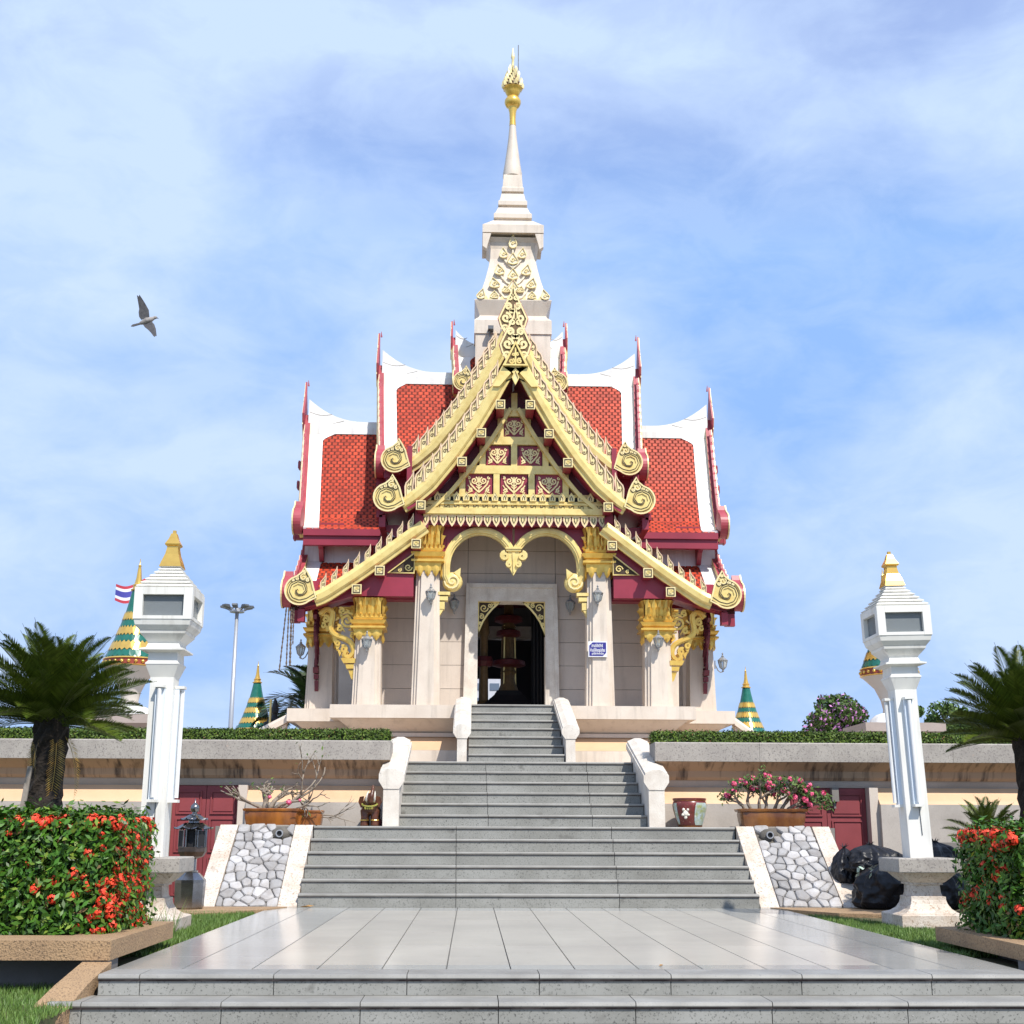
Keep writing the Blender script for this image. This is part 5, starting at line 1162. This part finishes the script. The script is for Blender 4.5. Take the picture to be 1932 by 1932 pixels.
# painted jar
t = thing('ceramic_jar', 'dark red painted ceramic jar with a landscape panel, by the right balustrade', 'jar', (2.35, 18.42, ZL))
JP = [(.155, 0), (.165, .01), (.205, .13), (.235, .24), (.243, .30), (.235, .345), (.222, .362), (.235, .37), (.24, .395), (.225, .40), (.2, .385), (.2, .30)]
MB().lathe(JP, 32).obj('jar_body', 'pastel', t, smooth=2)
def jar_patch(a0, a1, z0, z1, m, nm, off=.004):
    mb = MB(); n = 10; k = 8; vs = []
    for j in range(k+1):
        z = z0+(z1-z0)*j/k; r = np.interp(z, [p[1] for p in JP[:7]], [p[0] for p in JP[:7]])+off
        for i in range(n+1):
            s = i/n; e = .1*(a1-a0)*abs(2*j/k-1)**3; a = a0+e+(a1-a0-2*e)*s; vs.append((r*cos(a), r*sin(a), z))
    mb.add(vs, [(j*(n+1)+i, j*(n+1)+i+1, (j+1)*(n+1)+i+1, (j+1)*(n+1)+i) for j in range(k) for i in range(n)]).obj(nm, m, t, smooth=True)
jar_patch(-1.42, -.35, .03, .335, 'jarscene', 'picture_panel'); jar_patch(-2.9, -2.55, .04, .33, 'jarscene', 'picture_panel')
jar_patch(-3.1, -.0, .362, .395, 'pot', 'rim_band', .012); jar_patch(-3.1, 0, .0, .022, 'pot', 'foot_band', .006)
mh = MB()
for x, z, r in ((-.09, .19, .045), (-.12, .24, .022), (-.06, .24, .022), (-.09, .135, .025), (-.13, .17, .02), (-.05, .17, .02)): mh.ell((x, -.195-.2*(z-.15), z), (r, .025, r), 0, 8, 6)
mh.obj('lion_mask', 'ivory', t, smooth=True)
# elephant statue: trunk raised
t = thing('elephant_statue', 'dark lacquered elephant statue with raised trunk and white tusks, left of the balustrade', 'statue', (-2.165, 18.45, ZL))
e = MB()
for s in (-1, 1):
    e.tube([(s*.072, -.05, 0), (s*.074, -.05, .04), (s*.068, -.05, .12), (s*.07, -.03, .22)], [.062, .056, .056, .07], 10)
    e.tube([(s*.075, .20, 0), (s*.075, .20, .12), (s*.07, .18, .24)], [.06, .055, .075], 10)
e.ell((0, .08, .255), (.135, .22, .115), 0, 14, 10); e.ell((0, -.05, .275), (.12, .10, .11)); e.ell((.01, -.12, .35), (.092, .085, .085)); e.ell((.01, -.10, .405), (.07, .07, .05))
e.tube([(.012, -.17, .33), (.018, -.235, .345), (.03, -.25, .40), (.042, -.225, .47), (.046, -.19, .53), (.045, -.20, .555)], [.05, .042, .034, .028, .022, .016], 8)
ob('body', remeshed(e, 'body', 'teak', .010, 3), t)
for s in (-1, 1):
    MB().tube([(s*.045+.015, -.18, .33), (s*.06+.015, -.235, .36), (s*.055+.025, -.255, .42), (s*.045+.036, -.245, .475)], [.016, .016, .012, .003], 7).obj('tusk', 'ivory', t, smooth=True)
    er = MB(); er.add([(s*.085, -.10, .41), (s*.145, -.07, .40), (s*.165, -.06, .33), (s*.13, -.06, .255), (s*.095, -.08, .28), (s*.085, -.08, .40), (s*.145, -.05, .39), (s*.165, -.04, .325), (s*.13, -.04, .25), (s*.095, -.06, .275)], [(0, 1, 2, 3, 4), (9, 8, 7, 6, 5), (0, 5, 6, 1), (1, 6, 7, 2), (2, 7, 8, 3), (3, 8, 9, 4), (4, 9, 5, 0)]).obj('ear', 'teak', t)
    for z in (.075,): MB().lathe([(.058, z), (.062, z+.006), (.058, z+.014)], 12, (s*.072, -.05)).obj('anklet', 'richgold', t)
gl = MB().tube([(.105*cos(a)-.0, -.10+.115*sin(a)-.02, .30-.035*max(0, -sin(a))) for a in [2*pi*i/18 for i in range(19)]], .013, 6)
for x in (-.05, -.02, .01, .04): gl.ell((x, -.22, .245), (.018, .012, .022), 0, 6, 5)
gl.obj('garland', 'garland', t)
t = thing('pink_cloth', 'small crumpled dark pink cloth bundle at the elephant statue\'s foot', 'cloth', (-2.03, 18.52, ZL)); c = MB().ell((0, 0, .05), (.035, .04, .055)).ell((-.02, .0, .09), (.02, .02, .03)); ob('bundle', remeshed(c, 'bundle', 'sash', .012, 1), t)
# steel joss burner
t = thing('joss_burner', 'octagonal stainless steel joss paper burner with two petal roofs and onion finial', 'burner', (-4.10, 16.0, .012))
MB().lathe([(.155, 0), (.175, .02), (.185, .30), (.185, .335), (.10, .415), (.08, .42), (.085, .44), (.06, .45), (.058, .575), (.07, .58)], 8, off=pi/8).obj('pedestal', 'steel', t)
MB().lathe([(.07, .581), (.14, .605), (.172, .66), (.172, .71), (.165, .715), (.16, .67)], 8, off=pi/8).obj('bowl', 'steelburnt', t)
MB().lathe([(.105, .70), (.105, .925)], 8, off=pi/8).obj('firebox', 'black', t)
fr = MB()
for i in range(8):
    a = pi/8+pi/4*i; fr.tube([(.155*cos(a), .155*sin(a), .69), (.155*cos(a), .155*sin(a), .925)], .012, 4)
fr.lathe([(.165, .925), (.16, .935)], 8, off=pi/8); fr.obj('frame', 'steel', t)
for a in (-pi/2-.82, -pi/2+.82):
    d = MB().rib([(-.052, .715), (.052, .715), (.052, .91), (-.052, .91)], .012, -.006, .006, 0, True).box(-.046, .046, -.003, .003, .721, .904, 1); d.obj('grille_door', ['steel', 'black'], t, (.163*cos(a), .163*sin(a), 0), a+pi/2)
def petals(z, r0, r1, drop, n=8):
    mb = MB()
    for i in range(n):
        a0 = 2*pi*i/n+pi/8; q_ = []
        for rr, zz, w in ((r0, z, .42), ((r0+r1)/2, z-.035*drop, .40), (r1*.92, z-.06*drop, .36), (r1*1.06, z-.05*drop, .10)):
            for s in (-1, 0, 1): q_.append((rr*cos(a0+s*w), rr*sin(a0+s*w), zz+(.018 if s == 0 else 0)))
        b = [(x, y, z_-.006) for x, y, z_ in q_]
        mb.add(q_+b, [(3*j+s, 3*j+s+1, 3*j+s+4, 3*j+s+3) for j in range(3) for s in (0, 1)]+[(12+3*j+s, 12+3*j+s+3, 12+3*j+s+4, 12+3*j+s+1) for j in range(3) for s in (0, 1)])
    return mb
petals(.985, .10, .225, 1.0).obj('petal_roof', 'steel', t); petals(1.08, .055, .155, .8).obj('petal_roof', 'steel', t)
MB().lathe([(.105, .93), (.10, .985), (.07, 1.0), (.065, 1.05), (.055, 1.08), (.03, 1.11), (.03, 1.125), (.045, 1.13), (.058, 1.165), (.05, 1.20), (.025, 1.225), (.01, 1.24), (.003, 1.285)], 16).obj('finial', 'steel', t, smooth=2)
# rubbish bags
def bag(x, y, z, rx, ry, h, seed, label, tilt=0):
    t = thing('rubbish_bag', label, 'rubbish bag', (x, y, z), 0, 'black rubbish bags piled by the right lantern post')
    so_ = Vector((seed*7.3, seed*3.1, 0)); na, nh = 110, 60; vs = []
    hp = [0, .04, .15, .35, .55, .72, .85, .93, .97, 1.0]; rp_ = [.55, .80, .96, 1.0, .95, .80, .55, .28, .13, .10]
    for j in range(nh+1):
        u = j/nh; r0 = np.interp(u, hp, rp_)
        for i in range(na):
            a = 2*pi*i/na; d = Vector((cos(a), sin(a), u*1.6-.8))
            n1 = mnoise.noise(d*1.1+so_); n2 = abs(mnoise.noise(Vector((d.x*2.6, d.y*2.6, u*1.8))+so_*2)); n3 = abs(mnoise.noise(Vector((d.x*5, d.y*5, u*2.6))+so_*3))
            vd = mnoise.voronoi(Vector((d.x*1.9, d.y*1.9, u*2.6))+so_)[0][0]; vd2 = mnoise.voronoi(Vector((d.x*4, d.y*4, u*5))+so_*2)[0][0]
            f = .95+.24*n1+.10*(.25-n2)+.30*(vd-.35)+.16*(vd2-.35)+.10*u*sin(11*a+5*n1+3*u)*(u > .3)
            vs.append((rx*r0*f*cos(a)+tilt*u*u, ry*r0*f*sin(a), h*(u+.10*n1*(1-u)*u*2)))
    mb = MB().add(vs, [(j*na+i, j*na+(i+1) % na, (j+1)*na+(i+1) % na, (j+1)*na+i) for j in range(nh) for i in range(na)]+[tuple(range(na-1, -1, -1)), tuple(nh*na+i for i in range(na))])
    mb.obj('bag_body', 'bag', t, smooth=True)
    k = MB()
    for i in range(9): a = 2*pi*i/9; k.add([(0, 0, h*.985), (.03*cos(a), .03*sin(a), h), (.08*cos(a+.2), .08*sin(a+.2), h+.06*random.random()), (.03*cos(a+.7), .03*sin(a+.7), h)], [(0, 1, 2, 3)])
    k.obj('knot', 'bag', t, (tilt, 0, 0))
bag(4.30, 16.2, .01, .33, .28, .56, 1, 'big bulging rubbish bag at the front, left of the lantern pedestal', .10)
bag(4.45, 16.8, .42, .36, .26, .36, 2, 'rubbish bag lying on top of the pile behind the lantern post', -.05)
bag(4.12, 17.0, .28, .17, .2, .46, 3, 'small rubbish bag wedged behind the right stair cheek')
bag(5.02, 16.1, .01, .30, .26, .54, 4, 'rubbish bag right of the lantern pedestal, beside the hedge', -.06); bag(5.05, 16.25, .40, .30, .26, .42, 5, 'rubbish bag on the upper right of the pile, above the hedge end')
bag(4.55, 16.5, .0, .36, .3, .55, 6, 'rubbish bag at the back carrying the one on top')
t = thing('litter', 'scraps of pale litter between the rubbish bags', 'litter', (4.12, 15.98, .46))
for i in range(9): a = random.uniform(0, 6); MB().add([(0, 0, 0), (.05, .01, .02), (.06, .03, .05), (.0, .03, .04)], [(0, 1, 2, 3)]).obj('scrap', 'paper', t, (random.uniform(-.12, .12), random.uniform(-.05, .05), random.uniform(-.02, .05)), (a, a*2, a*3))
for x, y, r, lab in ((-2.76, 16.42, .5, 'curled dry brown leaf at the left foot of the lower stairs'), (.62, 9.5, 1.2, 'flat yellow leaf on the polished front edge')):
    t = thing('fallen_leaf', lab, 'leaf', (x, y, .004), r)
    MB().add([(-.09, 0, .01), (-.03, -.03, .025), (.05, -.025, .012), (.11, 0, .02), (.05, .03, .03), (-.03, .03, .012), (0, 0, .004)], [(0, 1, 6), (1, 2, 6), (2, 3, 6), (3, 4, 6), (4, 5, 6), (5, 0, 6)]).obj('blade', 'leafdry', t, scale=1 if r < 1 else .4)

# ================================================================== STUPAS AND FAR THINGS
def stupa(x, y, dz, label):
    t = thing('stupa', label, 'stupa', (x, y, ZT), 0, 'small green and gold corner stupas'); o = dz-ZT
    def L(prof, m, nm, n=32, sq=False): return MB().lathe([(r, z) for r, z in prof], n, sq=sq).obj(nm, m, t, (0, 0, o), smooth=0 if sq else 2)
    L([(.62, 2.0), (.62, 2.2), (.44, 2.36), (.44, 2.40), (.62, 2.52)], 'pinkstone', 'pedestal', sq=True); L([(.66, 2.521), (.66, 2.66)], 'pinkstone', 'pedestal_slab', sq=True)
    L([(.40, 2.661), (.36, 2.76), (.28, 2.83), (.20, 2.86)], 'white', 'dome')
    L([(.15, 2.861), (.14, 2.93), (.17, 3.08), (.26, 3.28), (.42, 3.44), (.46, 3.475)], 'palestone', 'bell')
    L([(.475, 3.476), (.49, 3.49), (.475, 3.50)], 'stupagold', 'band'); L([(.47, 3.501), (.47, 3.59)], 'stupared', 'band'); L([(.475, 3.591), (.49, 3.60), (.475, 3.62)], 'stupagold', 'band')
    for i in range(26): a = 2*pi*i/26; MB().ell((.47*cos(a), .47*sin(a), 3.545), (.032, .032, .03), 0, 8, 6).obj('boss', 'stupagold', t, (0, 0, o), smooth=True)
    R_ = [(.46, 3.62), (.40, 3.76), (.335, 3.92), (.275, 4.08), (.225, 4.24), (.18, 4.40), (.135, 4.60), (.10, 4.78)]
    rr = lambda z: np.interp(z, [p[1] for p in R_], [p[0] for p in R_])
    zs = np.linspace(3.62, 4.78, 15); cone = MB().lathe([(r-.004, z) for r, z in R_], 40); cone.obj('spire', 'green', t, (0, 0, o), smooth=2)
    bands = ((3.62, 3.76, 'green'), (3.74, 3.89, 'stupagold'), (3.87, 4.02, 'green'), (4.0, 4.15, 'stupagold'), (4.13, 4.28, 'green'), (4.26, 4.40, 'stupagold'))
    for z0, z1, m in bands:          # overlapping rings of pointed scales
        n = 30; b = MB(); h = .028
        for i in range(n):
            a0, a1 = 2*pi*i/n, 2*pi*(i+1)/n; am = (a0+a1)/2; k_ = .012 if m == 'stupagold' else .004
            for (za, zb, d) in ((z0, z1, 1),):
                p = lambda a, z: ((rr(z)+k_)*cos(a), (rr(z)+k_)*sin(a), z)
                b.add([p(a0, za+h), p(am, za-.01), p(a1, za+h), p(a1, zb-h), p(am, zb+.015), p(a0, zb-h)], [(0, 1, 2, 3, 4, 5)])
        b.obj('scale_ring', m, t, (0, 0, o))
    L([(.12, 4.781), (.125, 4.80), (.09, 4.82), (.085, 4.86), (.10, 4.88), (.07, 4.90), (.045, 5.0), (.03, 5.15), (.022, 5.2), (.03, 5.215), (.012, 5.24), (.004, 5.34)], 'stupagold', 'finial', 16)
stupa(-6.42, 21.4, .06, 'large green and gold stupa partly hidden by the left lantern post and palm'); stupa(6.32, 21.4, 0, 'stupa almost wholly hidden behind the right lantern post, only its red band and pedestal showing')
stupa(-6.25, 32.8, -.22, 'distant green and gold stupa rising over the hedge left of the shrine'); stupa(6.32, 32.8, -.26, 'distant green and gold stupa rising over the hedge right of the shrine')
# high mast
t = thing('light_mast', 'tall galvanised light mast with a ring of floodlights in the left distance', 'light mast', (-11.95, 60, 0))
MB().tube([(0, 0, 0), (0, 0, 11.1)], [.14, .085], 12).obj('pole', 'alu', t, smooth=True)
MB().lathe([(.35, 10.9), (.35, 11.0), (.2, 11.0)], 12).obj('ring', 'alu', t)
for i in range(8):
    a = pi/4*i; MB().tube([(.2*cos(a), .2*sin(a), 10.95), (.8*cos(a), .8*sin(a), 11.15)], .04, 5).ext([(-.25, 0), (.25, .03), (.22, .16), (-.18, .14)], -.16, .16, 1).obj('floodlight', 'iron', t) if 0 else None
    f = MB().tube([(.25, 0, 10.95), (.6, 0, 11.12)], .03, 5).ext([(.42, 11.04), (.80, 11.13), (.77, 11.21), (.52, 11.22)], -.12, .12, 1); f.obj('floodlight', 'iron', t, None, a)
# flag behind the left stupa
t = thing('thai_flag', 'red white and blue flag flying behind the left stupa on a thin pole', 'flag', (-10.66, 40, 0))
MB().tube([(0, 0, 0), (0, 0, 8.8)], .03, 6).obj('flagpole', 'alu', t)
def fpt(u, v): return (-.05-1.35*u, .12*sin(5*u+1), 8.72-.34*u*(1+.2*sin(4*u))-.62*v*(1-.15*u)+.10*sin(6.5*u))
for v0, v1, m in ((0, 1/6, 'flagred'), (1/6, 2/6, 'flagwhite'), (2/6, 4/6, 'flagblue'), (4/6, 5/6, 'flagwhite'), (5/6, 1, 'flagred')):
    mb = MB(); n = 18
    mb.add([fpt(i/n, v) for v in (v0, v1) for i in range(n+1)], [(i, i+1, n+2+i, n+1+i) for i in range(n)]).obj('stripe', m, t, smooth=True)
# guardian figure
t = thing('guardian_statue', 'dark guardian statue with pointed crown holding a gilded staff, behind the left hedge', 'statue', (-4.57, 25, 1.97))
b = MB().ell((0, 0, .75), (.16, .13, .32)).ell((0, 0, 1.0), (.14, .11, .1)).tube([(0, 0, .95), (0, 0, 1.15)], .05, 8).ell((0, 0, 1.2), (.075, .085, .10)).tube([(0, 0, 1.25), (0, 0, 1.38), (-.01, 0, 1.46)], [.07, .04, .008], 8)
for s in (-1, 1): b.tube([(s*.15, 0, .98), (s*.2, -.05, .75), (s*.08, -.16, .70)], [.05, .045, .035], 8)
b.lathe([(.22, 0), (.2, .5), (.15, .6)], 12)
ob('figure', remeshed(b, 'figure', 'black', .02, 2), t); MB().tube([(-.06, -.18, .1), (-.06, -.18, 1.40)], .022, 6).obj('staff', 'gold', t)
# balustrades of the side stairs
for sgn, lab in ((-1, 'grey side stair balustrade curving down behind the left hedge'), (1, 'white side stair balustrade sloping down right of the shrine base')):
    t = thing('side_balustrade', lab, 'balustrade', (sgn*4.2, 24.2, ZT), 0, 'side stair balustrades of the shrine')
    cs = [(-.15, 0), (-.15, .10), (-.09, .16), (.09, .16), (.15, .10), (.15, 0)]
    a, b_ = (0, .90), (sgn*2.0, -.55) if sgn > 0 else (sgn*2.0, -.2)
    for y in (0, 6.0):
        vs = [(a[0], y+p[0], a[1]+p[1]) for p in cs]+[(b_[0]*.5, y+p[0], (a[1]+b_[1])*.5+p[1]+.03*(1 if sgn < 0 else 0)) for p in cs]+[(b_[0], y+p[0], b_[1]+p[1]) for p in cs]
        MB().add(vs, [(i, (i+1) % 6, 6+(i+1) % 6, 6+i) for i in range(6)]+[(6+i, 6+(i+1) % 6, 12+(i+1) % 6, 12+i) for i in range(6)]+[tuple(range(6)), tuple(17-i for i in range(6))]).ext([(sgn*.01, -.02), (sgn*.01, .88), (b_[0], -.02)], y-.07, y+.07, 1).obj('coping', 'stone', t)
# ropes of dried garlands at the left eave
for i, (a, b_, r) in enumerate((((-4.145, 4.86), (-4.22, 3.72), .016), ((-4.10, 4.86), (-4.10, 3.78), .016), ((-4.05, 4.86), (-4.035, 3.80), .022), ((-4.01, 4.86), (-4.0, 4.18), .014))):
    t = thing('hanging_garland', ('leftmost slanting dried garland', 'second thin dried garland', 'thickest pale dried garland', 'shortest dried garland')[i]+' hanging from the left eave corner', 'garland', (a[0], 23.0, a[1]), 0, 'dried garlands under the left eave')
    n = 34; pts = [((b_[0]-a[0])*j/n, random.uniform(-.004, .004), (b_[1]-a[1])*j/n) for j in range(n+1)]
    MB().tube(pts, [r*(.55+.6*((j*7) % 5)/4) for j in range(n+1)], 6).obj('strand', 'trunk', t)
# the bird
t = thing('bird', 'grey dove gliding with wings spread against the sky at left', 'bird', (-5.417, 17, 7.93))
k_ = .000485
def bp(pts): return [((x-800)*k_, -(y-1100)*k_) for x, y in pts]
bb = MB().tube([(-.115, 0, -.055), (-.07, 0, -.035), (0, 0, 0), (.06, 0, .02), (.095, 0, .04), (.125, 0, .05)], [.012, .03, .048, .038, .024, .018], 10).ell((.115, 0, .05), (.03, .024, .024))
ob('body', remeshed(bb, 'body', 'birdpale', .008, 2), t); MB().tube([(.14, 0, .045), (.165, 0, .035)], [.008, .002], 6).obj('beak', 'black', t)
for pts, dy in (([(640, 1080), (580, 1000), (560, 860), (575, 770), (545, 600), (508, 390), (535, 395), (560, 425), (580, 365), (690, 520), (770, 650), (845, 780), (870, 980)], -.08), ([(690, 1210), (760, 1310), (850, 1380), (950, 1480), (1040, 1600), (1085, 1640), (1110, 1600), (1145, 1615), (1090, 1360), (1030, 1220), (950, 1130)], -.06)):
    P2 = bp(pts); vs = []
    for dd in (-.006, .006):
        for x, z in P2: d = sqrt(x*x+z*z); vs.append((x, dy*(d/.35)**1.5+dd, z))
    n = len(P2); MB().add(vs, [tuple(range(n)), tuple(range(2*n-1, n-1, -1))]+[(i, (i+1) % n, n+(i+1) % n, n+i) for i in range(n)]).obj('wing', 'bird', t)
MB().ext(bp([(640, 1160), (400, 1230), (350, 1285), (420, 1290), (660, 1210), (720, 1190)]), -.008, .008, 1).obj('tail', 'bird', t)

# ================================================================== SHRINE INTERIOR
t = thing('city_pillar', 'dark lotus-based city pillar wrapped in red sashes inside the doorway', 'pillar', (.0, YC-.6, ZF))
MB().lathe([(.60, 0), (.60, .30), (.5, .34), (.40, .42), (.30, .52), (.24, .62)], sq=True).obj('plinth', 'black', t)
MB().lathe([(.22, .62), (.15, .8), (.12, .95), (.17, 1.02), (.12, 1.1), (.11, 1.9), (.16, 1.95), (.11, 2.05), (.09, 2.8), (.02, 3.1)], 14).obj('pillar_shaft', 'bronze', t, smooth=2)
for a in range(6): MB().tube([(.15*cos(a), .15*sin(a), .7), (.13*cos(a), .13*sin(a), 2.0)], .018, 5).obj('gilt_rod', 'bronze' if a % 2 else 'gold', t)
for z, r in ((1.12, .36), (1.75, .26), (2.05, .30)): MB().lathe([(r*.6, z), (r, z+.04), (r*.96, z+.13), (r*.5, z+.18)], 14).obj('sash', 'sash', t, smooth=2)
t = thing('side_post', 'slim dark side post with a red sash, left inside the doorway', 'post', (-.52, YC-.9, ZF)); MB().lathe([(.24, 0), (.24, .3), (.10, .4), (.08, 1.7), (.12, 1.8), (.05, 2.4)], 10).obj('post_shaft', 'bronze', t, smooth=2); MB().lathe([(.16, 1.1), (.2, 1.2), (.17, 1.3)], 10).obj('sash', 'sash', t)
t = thing('curtain', 'dark drawn curtain inside the doorway on the right', 'curtain', (.55, YC-1.9, ZF)); mb = MB(); cp_ = [(-.13+.035*i, .05*(i % 2)) for i in range(9)]; mb.ext(cp_+[(x, y+.02) for x, y in cp_[::-1]], 0, 2.9, 2).obj('cloth', 'black', t)
t = thing('altar_plaque', 'small brass plaque on the dark plinth inside the doorway', 'plaque', (-.22, YC-1.25, ZF+.02)); MB().box(-.15, .15, -.02, .02, 0, .26).obj('plate', 'stupagold', t)
t = thing('far_building', 'pale office building glimpsed through the shrine doorway', 'building', (1.2, 75, 0))
bld = MB().box(-6, 6, 0, 8, 0, 13.5).obj('wall', 'shade', t)
for j in range(9):
    for i in range(12): box('window', -5.7+.95*i, -5.15+.95*i, -.04, -.002, 5.5+.85*j, 5.9+.85*j, 'farglass', t)
